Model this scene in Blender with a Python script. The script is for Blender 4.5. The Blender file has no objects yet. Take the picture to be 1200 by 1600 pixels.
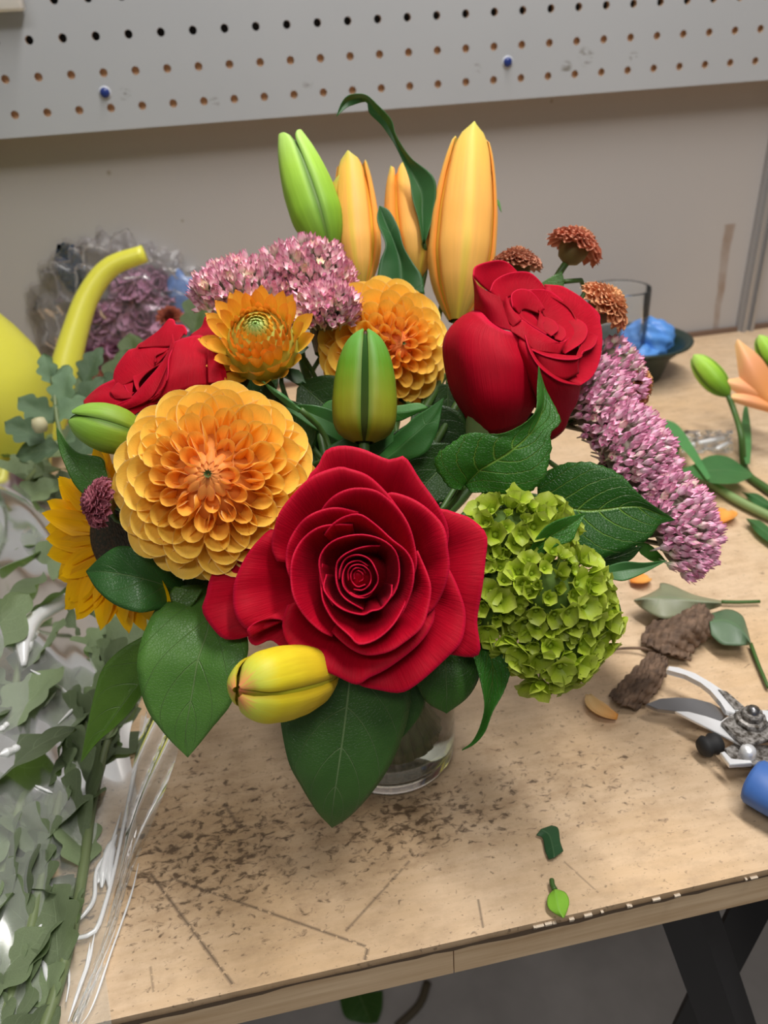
import bpy, math, random
import numpy as np
from mathutils import Vector, Matrix

random.seed(7)
rng = np.random.default_rng(11)
scene = bpy.context.scene
col = scene.collection
PI = math.pi

# ------------------------------------------------------------------ camera
F = 1200.0                       # focal length in pixels of the 1200 x 1600 frame
CAMR = np.array([[0.97994621, -0.19060504, -0.05809597],     # camera right
                 [-0.14619366, -0.48961371, -0.85959632],    # camera down
                 [0.13539881, 0.85085142, -0.50766035]])     # camera forward
CAMC = np.array([-0.0371415, -0.74902608, 1.192966])
TOPZ = 0.9
WALLY = 0.03
cd = bpy.data.cameras.new('camera')
cam = bpy.data.objects.new('camera', cd)
col.objects.link(cam)
cd.sensor_fit = 'VERTICAL'
cd.sensor_height = 36.0
cd.lens = 36.0 * F / 1600.0
cd.clip_start = 0.01
M = Matrix.Identity(4)
for i in range(3):
    M[i][0] = CAMR[0][i]; M[i][1] = -CAMR[1][i]; M[i][2] = -CAMR[2][i]; M[i][3] = CAMC[i]
cam.matrix_world = M
cd.dof.use_dof = True
cd.dof.focus_distance = 0.285
cd.dof.aperture_fstop = cd.lens / 1.9
scene.camera = cam

# ------------------------------------------------------------------ world, lights, exposure
w = bpy.data.worlds.new('room_light'); scene.world = w; w.use_nodes = True
bg = w.node_tree.nodes['Background']
bg.inputs[0].default_value = (1.0, 0.97, 0.94, 1); bg.inputs[1].default_value = 0.105

def area(name, loc, target, sx, sy, power, colr=(1, 1, 1)):
    l = bpy.data.lights.new(name, 'AREA'); l.shape = 'RECTANGLE'; l.size = sx; l.size_y = sy
    l.energy = power; l.color = colr
    o = bpy.data.objects.new(name, l); col.objects.link(o)
    o.location = loc
    d = Vector(target) - Vector(loc)
    o.rotation_euler = d.to_track_quat('-Z', 'Y').to_euler()
    return o
area('bench_tube_light', (0.22, -0.36, 2.05), (0.15, -0.38, 0.9), 1.2, 0.10, 16.5, (1.0, 0.97, 0.93))
area('ceiling_light', (-0.35, -1.75, 2.7), (0.0, -0.4, 1.0), 1.2, 0.30, 11.5, (1.0, 0.96, 0.92))

scene.view_settings.view_transform = 'Standard'
scene.view_settings.look = 'None'
scene.view_settings.gamma = 1.0
scene.view_settings.use_curve_mapping = False
scene.view_settings.exposure = 0.22
scene.cycles.transparent_max_bounces = 24
scene.cycles.max_bounces = 14
scene.cycles.transmission_bounces = 12

# ------------------------------------------------------------------ geometry helpers
def P(px, py, t):
    """point at image position px,py and camera depth t (metres)"""
    d = (px - 600) / F * CAMR[0] + (py - 800) / F * CAMR[1] + CAMR[2]
    return CAMC + t * d
def PZ(px, py, z=TOPZ):
    d = (px - 600) / F * CAMR[0] + (py - 800) / F * CAMR[1] + CAMR[2]
    return CAMC + (z - CAMC[2]) / d[2] * d
def PY(px, py, y):
    d = (px - 600) / F * CAMR[0] + (py - 800) / F * CAMR[1] + CAMR[2]
    return CAMC + (y - CAMC[1]) / d[1] * d
def camdir(r, u, f):
    """direction given as right, up, toward the viewer of the photograph"""
    v = r * CAMR[0] - u * CAMR[1] - f * CAMR[2]
    return v / np.linalg.norm(v)
def unit(v):
    return v / (np.linalg.norm(v) + 1e-12)
def crv(pts, n):
    """Catmull-Rom resample of a polyline to n points (by chord length)"""
    p = np.asarray(pts, float)
    if len(p) == 2:
        s = np.linspace(0, 1, n)[:, None]
        return p[0] * (1 - s) + p[1] * s
    d = np.r_[0, np.cumsum(np.linalg.norm(np.diff(p, axis=0), axis=1) ** 0.8 + 1e-9)]
    d /= d[-1]
    q = np.vstack([2 * p[0] - p[1], p, 2 * p[-1] - p[-2]])
    s = np.linspace(0, 1, n)
    k = np.clip(np.searchsorted(d, s, side='right') - 1, 0, len(p) - 2)
    u = ((s - d[k]) / (d[k + 1] - d[k]))[:, None]
    a, b, c, e = q[k], q[k + 1], q[k + 2], q[k + 3]
    return 0.5 * (2 * b + (c - a) * u + (2 * a - 5 * b + 4 * c - e) * u ** 2 + (3 * b - a - 3 * c + e) * u ** 3)
def patch(rows, m, n):
    R = np.array([crv(r, n) for r in rows])
    return np.stack([crv(R[:, j], m) for j in range(n)], 1)

def mesh_from(name, verts, faces, mats=(), uv=None, smooth=True, fmat=None):
    me = bpy.data.meshes.new(name)
    me.from_pydata([tuple(v) for v in np.asarray(verts)], [], [tuple(int(i) for i in f) for f in faces])
    for mt in mats: me.materials.append(mt)
    if uv is not None:
        lay = me.uv_layers.new(name='UVMap')
        li = np.zeros(len(me.loops), int); me.loops.foreach_get('vertex_index', li)
        lay.data.foreach_set('uv', np.asarray(uv, float)[li].ravel())
    if smooth: me.polygons.foreach_set('use_smooth', [True] * len(me.polygons))
    if fmat is not None: me.polygons.foreach_set('material_index', fmat)
    me.update()
    return me
def grid_faces(m, n, closed=False, off=0):
    f = []
    nn = n if closed else n - 1
    for i in range(m - 1):
        for j in range(nn):
            a = off + i * n + j; b = off + i * n + (j + 1) % n
            f.append((a, b, b + n, a + n))
    return f
def grid_uv(m, n):
    uu, vv = np.meshgrid(np.linspace(0, 1, n), np.linspace(0, 1, m))
    return np.stack([uu.ravel(), vv.ravel()], 1)
def grid_mesh(name, G, mat, closed=False):
    m, n = G.shape[:2]
    return mesh_from(name, G.reshape(-1, 3), grid_faces(m, n, closed), [mat], grid_uv(m, n))

class MB:
    """collects shapes into one mesh"""
    def __init__(s): s.v = []; s.f = []; s.uv = []; s.m = []; s.n = 0
    def add(s, v, f, uv=None, mi=0):
        v = np.asarray(v, float).reshape(-1, 3)
        s.v.append(v); s.f += [tuple(i + s.n for i in q) for q in f]; s.m += [mi] * len(f)
        s.uv.append(np.zeros((len(v), 2)) if uv is None else uv); s.n += len(v)
    def grid(s, G, closed=False, mi=0):
        m, n = G.shape[:2]; s.add(G, grid_faces(m, n, closed), grid_uv(m, n), mi)
    def tube(s, pts, rad, k=10, n=None, cap=True, mi=0):
        pts = np.asarray(pts, float)
        if n: pts = crv(pts, n)
        m = len(pts)
        rad = np.interp(np.linspace(0, 1, m), np.linspace(0, 1, len(np.atleast_1d(rad))), np.atleast_1d(rad))
        T = np.gradient(pts, axis=0); T /= np.linalg.norm(T, axis=1)[:, None] + 1e-12
        a = np.array([0, 0, 1.0]) if abs(T[0][2]) < 0.9 else np.array([1.0, 0, 0])
        N = unit(np.cross(T[0], a)); G = np.zeros((m, k, 3))
        th = np.linspace(0, 2 * PI, k, endpoint=False)
        for i in range(m):
            N = unit(N - (N @ T[i]) * T[i]); B = np.cross(T[i], N)
            G[i] = pts[i] + rad[i] * (np.cos(th)[:, None] * N + np.sin(th)[:, None] * B)
        b = s.n; s.grid(G, True, mi)
        if cap:
            s.f.append(tuple(b + j for j in range(k))[::-1]); s.m.append(mi)
            s.f.append(tuple(b + (m - 1) * k + j for j in range(k))); s.m.append(mi)
        return s
    def lathe(s, prof, c, k=48, axis=None, mi=0):
        """prof: (r, h) pairs about axis at c"""
        ax = np.array([0, 0, 1.0]) if axis is None else unit(np.asarray(axis, float))
        a = np.array([1.0, 0, 0]) if abs(ax[0]) < 0.9 else np.array([0, 1.0, 0])
        e1 = unit(a - (a @ ax) * ax); e2 = np.cross(ax, e1)
        th = np.linspace(0, 2 * PI, k, endpoint=False)
        G = np.array([np.asarray(c) + h * ax + r * (np.cos(th)[:, None] * e1 + np.sin(th)[:, None] * e2) for r, h in prof])
        s.grid(G, True, mi); return s
    def box(s, c, size, R=None, mi=0, bev=0.0):
        hx, hy, hz = np.asarray(size) / 2
        R = np.eye(3) if R is None else R
        if bev <= 0:
            v = np.array([(x, y, z) for x in (-hx, hx) for y in (-hy, hy) for z in (-hz, hz)])
            f = [(0, 1, 3, 2), (4, 6, 7, 5), (0, 4, 5, 1), (2, 3, 7, 6), (0, 2, 6, 4), (1, 5, 7, 3)]
            s.add(v @ R.T + np.asarray(c), f, None, mi)
        else:
            # rounded outline in xy, chamfered in z
            k = 5; ang = np.linspace(0, PI / 2, k); out = []
            for q, (sx, sy) in enumerate(((1, 1), (-1, 1), (-1, -1), (1, -1))):
                for a in ang: out.append((sx * (hx - bev) + bev * math.cos(a + q * PI / 2), sy * (hy - bev) + bev * math.sin(a + q * PI / 2)))
            out = np.array(out); rows = []
            for z, ins in ((-hz, bev * .6), (-hz + bev * .6, 0), (hz - bev * .6, 0), (hz, bev * .6)):
                sc = np.array([(hx - ins) / hx, (hy - ins) / hy])
                rows.append(np.c_[out * sc, np.full(len(out), z)])
            G = np.array(rows) @ R.T + np.asarray(c); b = s.n
            s.grid(G, True, mi); n = len(out)
            s.f.append(tuple(b + j for j in range(n))[::-1]); s.m.append(mi)
            s.f.append(tuple(b + 3 * n + j for j in range(n))); s.m.append(mi)
        return s
    def mesh(s, name, mats, smooth=True):
        mats = mats if isinstance(mats, (list, tuple)) else [mats]
        return mesh_from(name, np.vstack(s.v), s.f, mats, np.vstack(s.uv), smooth, s.m)

LOC = {}
def obj(name, me, parent=None, color=None, mat4=None):
    """mesh given in world coordinates; under a parent it is shifted into the parent's frame"""
    o = bpy.data.objects.new(name, me); col.objects.link(o)
    if color is not None: o.color = (*color, 1)
    mw = Matrix.Identity(4) if mat4 is None else mat4
    if parent is not None:
        o.parent = parent
        mw = Matrix.Translation(-Vector(LOC[parent.name])) @ mw
        LOC[o.name] = (0, 0, 0) if False else LOC[parent.name]
        o['_p'] = 1
        del o['_p']
    o.matrix_basis = mw
    return o
def sub(name, me, part, color=None, mat4=None):
    """a piece of a part: the part sits at its thing's frame with identity rotation"""
    o = bpy.data.objects.new(name, me); col.objects.link(o)
    if color is not None: o.color = (*color, 1)
    o.parent = part
    mw = Matrix.Identity(4) if mat4 is None else mat4
    root = part.parent
    o.matrix_basis = part.matrix_basis.inverted() @ Matrix.Translation(-Vector(LOC[root.name])) @ mw
    return o
def thing(name, label, cat, loc, group=None):
    o = bpy.data.objects.new(name, None); col.objects.link(o)
    o.empty_display_size = 0.01
    o.location = tuple(loc); LOC[o.name] = tuple(float(x) for x in loc)
    o['label'] = label; o['category'] = cat
    if group: o['group'] = group
    return o
def tag(o, label, cat, group=None, kind=None):
    if label: o['label'] = label
    if cat: o['category'] = cat
    if group: o['group'] = group
    if kind: o['kind'] = kind
    return o

# ------------------------------------------------------------------ materials
class N:
    """tiny node-tree writer"""
    def __init__(s, name):
        s.mat = bpy.data.materials.new(name); s.mat.use_nodes = True
        s.t = s.mat.node_tree; s.t.nodes.clear()
        s.out = s.t.nodes.new('ShaderNodeOutputMaterial')
    def n(s, typ, ins=None, **kw):
        nd = s.t.nodes.new('ShaderNode' + typ)
        for k, v in kw.items(): setattr(nd, k, v)
        for k, v in (ins or {}).items(): s.put(nd.inputs[k], v)
        return nd
    def put(s, sock, v):
        if hasattr(v, 'outputs'): v = v.outputs[0]
        if hasattr(v, 'links'): s.t.links.new(v, sock)
        else:
            if isinstance(v, (tuple, list)) and sock.type == 'RGBA' and len(v) == 3: v = (*v, 1)
            sock.default_value = v
    def math(s, op, a, b=0.0, c=0.0, clamp=False):
        nd = s.n('Math', {0: a, 1: b, 2: c}, operation=op); nd.use_clamp = clamp; return nd.outputs[0]
    def mix(s, fac, a, b, mode='MIX'):
        nd = s.n('Mix', None, data_type='RGBA', blend_type=mode)
        s.put(nd.inputs[0], fac); s.put(nd.inputs[6], a); s.put(nd.inputs[7], b)
        return nd.outputs[2]
    def ramp(s, fac, stops, interp='LINEAR'):
        nd = s.n('ValToRGB', {0: fac}); cr = nd.color_ramp; cr.interpolation = interp
        while len(cr.elements) < len(stops): cr.elements.new(0.5)
        for e, (p, c) in zip(cr.elements, stops):
            e.position = p; e.color = (*c, 1) if len(c) == 3 else c
        return nd.outputs[0]
    def noise(s, scale, detail=3, vec=None, rough=0.55, out=0, dist=0.0):
        nd = s.n('TexNoise', {'Scale': scale, 'Detail': detail, 'Roughness': rough, 'Distortion': dist})
        if vec is not None: s.put(nd.inputs['Vector'], vec)
        return nd.outputs[out]
    def objco(s, scale=(1, 1, 1), rot=(0, 0, 0)):
        tc = s.n('TexCoord')
        mp = s.n('Mapping', {'Vector': tc.outputs['Object'], 'Scale': scale, 'Rotation': rot})
        return mp.outputs[0]
    def uv(s):
        tc = s.n('TexCoord'); sp = s.n('SeparateXYZ', {0: tc.outputs['UV']})
        return sp.outputs[0], sp.outputs[1]
    def bump(s, h, strength=0.3, dist=0.001):
        return s.n('Bump', {'Height': h, 'Strength': strength, 'Distance': dist}).outputs[0]
    def principled(s, **kw):
        nd = s.n('BsdfPrincipled')
        for k, v in kw.items(): s.put(nd.inputs[k.replace('_', ' ')], v)
        return nd.outputs[0]
    def done(s, sh):
        s.t.links.new(sh, s.out.inputs[0]); return s.mat

def simple(name, c, rough=0.5, metal=0.0, **kw):
    b = N(name)
    return b.done(b.principled(Base_Color=(*c, 1), Roughness=rough, Metallic=metal, **kw))

def petal_mat(name, base, tip, edge=None, rough=0.55, trans=0.25, sheen=0.0, sheen_tint=(1, 1, 1), vein=0.12, use_obj=True, spec=0.3, grain=60.0, basew=0.6, side_edge=False, mottle=0.0):
    """petal: colour runs from base to tip (UV v), tinted per petal by the object colour"""
    b = N(name); u, v = b.uv()
    c = b.mix(b.math('POWER', v, basew), (*base, 1), (*tip, 1))
    if edge is not None:
        e = b.math('SUBTRACT', v, 0.93, clamp=False); e = b.math('MULTIPLY', e, 14.0, clamp=True)
        if side_edge:
            e2 = b.math('MULTIPLY', b.math('SUBTRACT', b.math('ABSOLUTE', b.math('SUBTRACT', u, 0.5)), 0.45), 20.0, clamp=True)
            e = b.math('MAXIMUM', e, e2)
        c = b.mix(e, c, (*edge, 1))  # paler rim colour paints in light scattered at the petal edge
    if use_obj:
        oi = b.n('ObjectInfo'); c = b.mix(1.0, c, oi.outputs['Color'], 'MULTIPLY')
    # lengthwise veins and fine grain
    cx = b.n('CombineXYZ', {0: b.math('MULTIPLY', u, grain), 1: b.math('MULTIPLY', v, 3.0)})
    nz = b.noise(1.0, 2, cx.outputs[0])
    vf = b.math('MULTIPLY_ADD', nz, 2 * vein, 1.0 - vein)
    cc = b.n('CombineXYZ', {0: vf, 1: vf, 2: vf})
    c = b.mix(1.0, c, cc.outputs[0], 'MULTIPLY')
    if mottle > 0:
        mz = b.noise(90.0, 4, b.objco(), .6); mf = b.math('MULTIPLY_ADD', mz, 2 * mottle, 1.0 - mottle); mc = b.n('CombineXYZ', {0: mf, 1: mf, 2: mf}); c = b.mix(1.0, c, mc.outputs[0], 'MULTIPLY')
    nrm = b.bump(nz, 0.25 + mottle, 0.0004)
    sh = b.principled(Base_Color=c, Roughness=rough, Normal=nrm, Specular_IOR_Level=spec, Sheen_Weight=sheen, Sheen_Tint=(*sheen_tint, 1), Sheen_Roughness=0.4)
    if trans > 0:
        tr = b.n('BsdfTranslucent', {'Color': c})
        mx = b.n('MixShader', {0: trans}); b.t.links.new(sh, mx.inputs[1]); b.t.links.new(tr.outputs[0], mx.inputs[2])
        sh = mx.outputs[0]
    return b.done(sh)

def leaf_mat(name, c1, c2, veinc, nv=7.0, slope=0.55, rough=0.42, trans=0.2, vein=0.5, bumps=0.35, midw=0.012, sidew=0.05, spec=0.4, curve=0.25):
    """leaf with midrib and curved side veins laid out in UV (u across with the rib at 0.5, v along)"""
    b = N(name); u, v = b.uv()
    du = b.math('ABSOLUTE', b.math('SUBTRACT', u, 0.5))          # 0 .. 0.5
    a = b.math('MULTIPLY', du, 2.0)
    mid = b.math('SUBTRACT', 1.0, b.math('DIVIDE', du, midw), clamp=True)
    sv = b.math('SUBTRACT', v, b.math('MULTIPLY', b.math('POWER', a, 1.0 + curve), slope * 0.45))
    fr = b.math('FRACT', b.math('MULTIPLY', sv, nv))
    ds = b.math('MINIMUM', fr, b.math('SUBTRACT', 1.0, fr))
    wd = b.math('MULTIPLY_ADD', a, -sidew * 0.6, sidew)
    side = b.math('SUBTRACT', 1.0, b.math('DIVIDE', ds, wd), clamp=True)
    vm = b.math('MAXIMUM', mid, b.math('MULTIPLY', side, 0.75))
    co = b.objco()
    nz = b.noise(70.0, 3, co); fine = b.n('TexVoronoi', {'Scale': 900.0, 'Vector': co}, feature='DISTANCE_TO_EDGE').outputs[0]
    c = b.mix(nz, (*c1, 1), (*c2, 1))
    oi = b.n('ObjectInfo'); c = b.mix(1.0, c, oi.outputs['Color'], 'MULTIPLY')
    c = b.mix(b.math('MULTIPLY', vm, vein), c, (*veinc, 1))
    h = b.math('ADD', b.math('MULTIPLY', vm, -1.0), b.math('MULTIPLY', b.math('MINIMUM', fine, 0.12), 1.2))
    nrm = b.bump(h, bumps, 0.0006)
    sh = b.principled(Base_Color=c, Roughness=b.math('MULTIPLY_ADD', nz, 0.2, rough - 0.1), Normal=nrm, Specular_IOR_Level=spec)
    tr = b.n('BsdfTranslucent', {'Color': b.mix(0.5, c, (0.25, 0.5, 0.03, 1))})
    mx = b.n('MixShader', {0: trans}); b.t.links.new(sh, mx.inputs[1]); b.t.links.new(tr.outputs[0], mx.inputs[2])
    return b.done(mx.outputs[0])

def film_mat(name, ior=1.5, tint=(0.97, 0.98, 0.98), rough=0.05, haze=0.02, hazec=(0.8, 0.85, 0.85), boost=1.0):
    b = N(name)
    fr = b.n('Fresnel', {'IOR': ior})
    f = b.math('MULTIPLY', fr.outputs[0], boost, clamp=True)
    tr = b.n('BsdfTransparent', {'Color': (*tint, 1)})
    df = b.n('BsdfDiffuse', {'Color': (*hazec, 1)})
    m0 = b.n('MixShader', {0: haze}); b.t.links.new(tr.outputs[0], m0.inputs[1]); b.t.links.new(df.outputs[0], m0.inputs[2])
    gl = b.n('BsdfGlossy', {'Color': (1, 1, 1, 1), 'Roughness': rough})
    mx = b.n('MixShader', {0: f}); b.t.links.new(m0.outputs[0], mx.inputs[1]); b.t.links.new(gl.outputs[0], mx.inputs[2])
    return b.done(mx.outputs[0])

M_ROSE = petal_mat('rose_petal', (0.30, 0.0006, 0.008), (0.44, 0.0008, 0.016), (0.62, 0.008, 0.045), rough=0.6, trans=0.10, sheen=0.06, sheen_tint=(1.0, 0.2, 0.35), vein=0.20, spec=0.12, grain=90, mottle=.22)
M_DAHLIA = petal_mat('dahlia_petal', (0.98, 0.50, 0.05), (1.0, 0.64, 0.10), (1.0, 0.80, 0.36), rough=0.5, trans=0.30, vein=0.14, spec=0.25, grain=22, side_edge=True)
M_SMALLD = petal_mat('young_dahlia_petal', (0.90, 0.58, 0.06), (1.0, 0.38, 0.06), (1.0, 0.50, 0.16), rough=0.5, trans=0.2, vein=0.12, spec=0.3, grain=18, basew=0.9)
M_SUN = petal_mat('sunflower_petal', (0.80, 0.36, 0.0), (1.0, 0.60, 0.0), None, rough=0.5, trans=0.3, vein=0.16, spec=0.25, grain=14)
M_MUM = petal_mat('mum_petal', (0.36, 0.11, 0.06), (0.74, 0.36, 0.24), (0.92, 0.62, 0.40), rough=0.55, trans=0.2, vein=0.1, spec=0.25, grain=10)
M_SALAL = leaf_mat('salal_leaf', (0.032, 0.098, 0.020), (0.062, 0.155, 0.030), (0.26, 0.38, 0.17), nv=4.5, slope=0.9, vein=0.75, bumps=0.7, midw=0.013, sidew=0.030, rough=0.40)
M_HYDL = leaf_mat('hydrangea_leaf', (0.022, 0.115, 0.012), (0.040, 0.165, 0.016), (0.26, 0.46, 0.07), nv=7.0, slope=0.95, vein=1.0, bumps=1.0, midw=0.022, sidew=0.085, rough=0.38, trans=0.22)
M_LILYL = leaf_mat('lily_leaf', (0.030, 0.10, 0.035), (0.050, 0.16, 0.05), (0.18, 0.32, 0.12), nv=1.5, slope=0.2, vein=0.25, bumps=0.2, midw=0.03, sidew=0.02, rough=0.38)
M_GREY = leaf_mat('mum_leaf', (0.11, 0.155, 0.075), (0.22, 0.28, 0.15), (0.28, 0.36, 0.2), nv=5.0, slope=0.7, vein=0.4, bumps=0.4, rough=0.55)
M_STEM = simple('green_stem', (0.05, 0.115, 0.02), 0.5)
M_PALESTEM = simple('pale_stem', (0.22, 0.32, 0.12), 0.5)
M_DARKST = simple('dark_green', (0.02, 0.06, 0.015), 0.5)

# ------------------------------------------------------------------ the setting
def seg_mask(b, co, A, B, w):
    """1 on the line A-B in the xy plane of co, fading over width w"""
    A = np.array([A[0], A[1], 0.0]); B = np.array([B[0], B[1], 0.0]); d = B - A; L = np.linalg.norm(d); d = d / L
    r = b.n('VectorMath', {0: co, 1: tuple(A)}, operation='SUBTRACT').outputs[0]
    al = b.n('VectorMath', {0: r, 1: tuple(d)}, operation='DOT_PRODUCT').outputs['Value']
    ac = b.n('VectorMath', {0: r, 1: (-d[1], d[0], 0.0)}, operation='DOT_PRODUCT').outputs['Value']
    x = b.math('SUBTRACT', 1.0, b.math('DIVIDE', b.math('ABSOLUTE', ac), w), clamp=True)
    i0 = b.math('GREATER_THAN', al, 0.0); i1 = b.math('LESS_THAN', al, float(L))
    return b.math('MULTIPLY', x, b.math('MULTIPLY', i0, i1))
def blob_mask(b, co, c, r, sx=1.0, sy=1.0):
    r3 = b.n('VectorMath', {0: co, 1: (float(c[0]), float(c[1]), float(c[2]))}, operation='SUBTRACT').outputs[0]
    q = b.n('VectorMath', {0: r3, 1: (1 / sx, 1 / sy, 1.0)}, operation='MULTIPLY').outputs[0]
    ln = b.n('VectorMath', {0: q}, operation='LENGTH').outputs['Value']
    return b.math('SUBTRACT', 1.0, b.math('DIVIDE', ln, r), clamp=True)

FRONTY = -0.584
TBZ = PY(600, 1550, FRONTY)[2]
# --- worn wooden bench top
b = N('worn_bench_wood'); co = b.objco()
grain = b.noise(1.0, 5, b.objco((18, 260, 18)), 0.6)
big = b.noise(9.0, 3, co)
c = b.mix(grain, (0.50, 0.345, 0.205, 1), (0.74, 0.57, 0.40, 1))
c = b.mix(b.math('MULTIPLY', b.math('SUBTRACT', big, 0.42, clamp=True), 2.0), c, (0.60, 0.38, 0.18, 1))
mot = b.noise(1.0, 6, b.objco((70, 120, 60)), 0.7)
c = b.mix(b.math('MULTIPLY', b.math('SUBTRACT', mot, 0.45, clamp=True), 2.4, clamp=True), c, (0.40, 0.27, 0.16, 1))
speck = b.noise(1.0, 4, b.objco((210, 330, 100)), 0.62, dist=0.6)
fine = b.noise(1.0, 3, b.objco((420, 640, 200)), 0.6)
dirtzone = b.math('MULTIPLY', blob_mask(b, co, PZ(330, 1330), 0.075, 1.6, 0.75), 1.0)
dz2 = blob_mask(b, co, PZ(640, 1290), 0.06, 1.5, 0.5)
dz5 = b.math('MULTIPLY', blob_mask(b, co, PZ(640, 1262), 0.030, 1.5, 0.55), 1.2)
dz3 = b.math('MULTIPLY', blob_mask(b, co, PZ(840, 1230), 0.06, 1.7, 0.8), 0.55)
dz4 = b.math('MULTIPLY', blob_mask(b, co, PZ(300, 1230), 0.05, 1.4, 0.9), 0.5)
zone = b.math('MAXIMUM', b.math('MAXIMUM', dirtzone, b.math('MAXIMUM', dz2, dz5)), b.math('MAXIMUM', dz3, dz4))
th = b.math('MULTIPLY_ADD', zone, -0.19, 0.635)
dm = b.math('MULTIPLY', b.math('SUBTRACT', speck, th), 8.0, clamp=True)
dm = b.math('MULTIPLY', dm, 0.85)
fm = b.math('MULTIPLY', b.math('SUBTRACT', fine, 0.63), 14.0, clamp=True)
c = b.mix(b.math('MULTIPLY', b.math('MULTIPLY', b.math('POWER', zone, 0.8), b.math('MULTIPLY_ADD', mot, 1.6, -.15)), 0.55), c, (0.24, 0.14, 0.06, 1))
c = b.mix(b.math('MULTIPLY', fm, 0.55), c, (0.10, 0.06, 0.035, 1))
c = b.mix(dm, c, (0.075, 0.043, 0.022, 1))
for (x0, y0, x1, y1, wd, st) in ((235, 1365, 365, 1540, .0011, .8), (275, 1375, 575, 1480, .0009, .75), (640, 1345, 540, 1455, .0009, .6),
                                 (575, 1480, 570, 1500, .0012, .8), (235, 1510, 240, 1550, .0008, .5), (880, 1345, 935, 1395, .0006, .5),
                                 (747, 1405, 755, 1450, .0008, .7), (350, 1255, 372, 1290, .0015, .6), (620, 1100, 760, 1010, .0006, .3)):
    s = seg_mask(b, co, PZ(x0, y0), PZ(x1, y1), wd)
    jit = b.math('MULTIPLY', b.math('GREATER_THAN', b.noise(400.0, 2, co), 0.40), st)
    c = b.mix(b.math('MULTIPLY', s, jit), c, (0.07, 0.045, 0.03, 1))
hgt = b.math('SUBTRACT', b.math('MULTIPLY', grain, 0.5), dm)
M_BENCH = b.done(b.principled(Base_Color=c, Roughness=b.math('MULTIPLY_ADD', big, 0.25, 0.33), Normal=b.bump(hgt, 0.25, 0.0005), Specular_IOR_Level=0.4))
b = N('bench_edge_wood')
g2 = b.noise(1.0, 5, b.objco((14, 60, 240)), 0.6)
M_EDGE = b.done(b.principled(Base_Color=b.ramp(g2, [(0.25, (0.54, 0.35, 0.18)), (0.7, (0.80, 0.60, 0.38))]), Roughness=0.5))
M_SEAM = simple('dark_brown_seam', (0.13, 0.085, 0.05), 0.8)
M_CHIP = simple('chipped_varnish', (0.62, 0.52, 0.40), 0.5)
M_BLACK = simple('black_steel', (0.012, 0.012, 0.014), 0.5)

wb = thing('workbench', 'worn wooden workbench with scratched stained top carrying the bouquet', 'workbench', (0.2, -0.28, 0))
mb = MB(); mb.box((0.25, (FRONTY + WALLY - 0.002) / 2, TOPZ - 0.002), (1.9, WALLY - 0.002 - FRONTY, 0.004)); obj('tabletop', mb.mesh('tabletop', M_BENCH, False), wb)
mb = MB(); mb.box((0.25, (FRONTY + 0.02 + WALLY - 0.002) / 2, (TOPZ - 0.004 + TBZ) / 2), (1.9, WALLY - 0.022 - FRONTY, TOPZ - 0.004 - TBZ)); obj('core_board', mb.mesh('core_board', M_EDGE, False), wb)
# front edge strips (butt-joined lengths)
xs = [-0.7, -0.175, 0.005, 0.42, 1.2]
for i in range(4):
    mb = MB(); mb.box(((xs[i] + xs[i + 1]) / 2, FRONTY + 0.0105, (TOPZ - 0.0055 + TBZ) / 2), (xs[i + 1] - xs[i] - 0.0004, 0.019, TOPZ - 0.0055 - TBZ)); obj('edge_strip', mb.mesh('edge_strip', M_EDGE, False), wb)
# ragged dark-brown strip along the seam between top skin and edge strip
n = 260; x = np.linspace(-0.7, 1.2, n); top = TOPZ - 0.0022 - 0.0006 * rng.random(n); bot = TOPZ - 0.0046 - 0.0012 * rng.random(n) - 0.0008 * np.sin(x * 37)
G = np.stack([np.c_[x, np.full(n, FRONTY - 0.0004), bot], np.c_[x, np.full(n, FRONTY - 0.0007), top]])
obj('dark_seam', grid_mesh('dark_seam', G, M_SEAM), wb)
for i in range(26):
    cx = rng.uniform(0.03, 0.24); L = rng.uniform(.0008, .0035)
    mb = MB(); mb.box((cx, FRONTY - 0.0005, TOPZ - 0.0016 - 0.0012 * rng.random()), (L, 0.0012, rng.uniform(.0004, .0011))); obj('varnish_chip', mb.mesh('varnish_chip', M_CHIP, False), wb)
def bar(a, bb, wd, mat, name, par):
    mb = MB(); mb.tube([a, bb], wd, 4); return obj(name, mb.mesh(name, mat, False), par)
bar(P(1066, 1395, 0.36), P(1165, 1680, 0.40), 0.014, M_BLACK, 'brace', wb)
bar(P(1190, 1380, 0.40), P(1040, 1680, 0.52), 0.012, M_BLACK, 'brace', wb)
for lx in (-0.55, 1.05):
    mb = MB(); mb.box((lx, -0.5, (TBZ) / 2), (0.05, 0.05, TBZ)); obj('leg', mb.mesh('leg', M_BLACK, False), wb)
    mb = MB(); mb.box((lx, -0.03, (TBZ) / 2), (0.05, 0.05, TBZ)); obj('leg', mb.mesh('leg', M_BLACK, False), wb)

b = N('concrete_floor'); co = b.objco()
nz = b.noise(5.0, 5, co)
M_FLOOR = b.done(b.principled(Base_Color=b.ramp(nz, [(0.3, (0.30, 0.285, 0.28)), (0.7, (0.50, 0.48, 0.47))]), Roughness=0.55))
mb = MB(); mb.box((0.2, -1.2, -0.02), (5, 2.5, 0.04)); o = obj('floor', mb.mesh('floor', M_FLOOR, False)); o['kind'] = 'structure'; o['label'] = 'grey concrete floor under the workbench'

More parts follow.
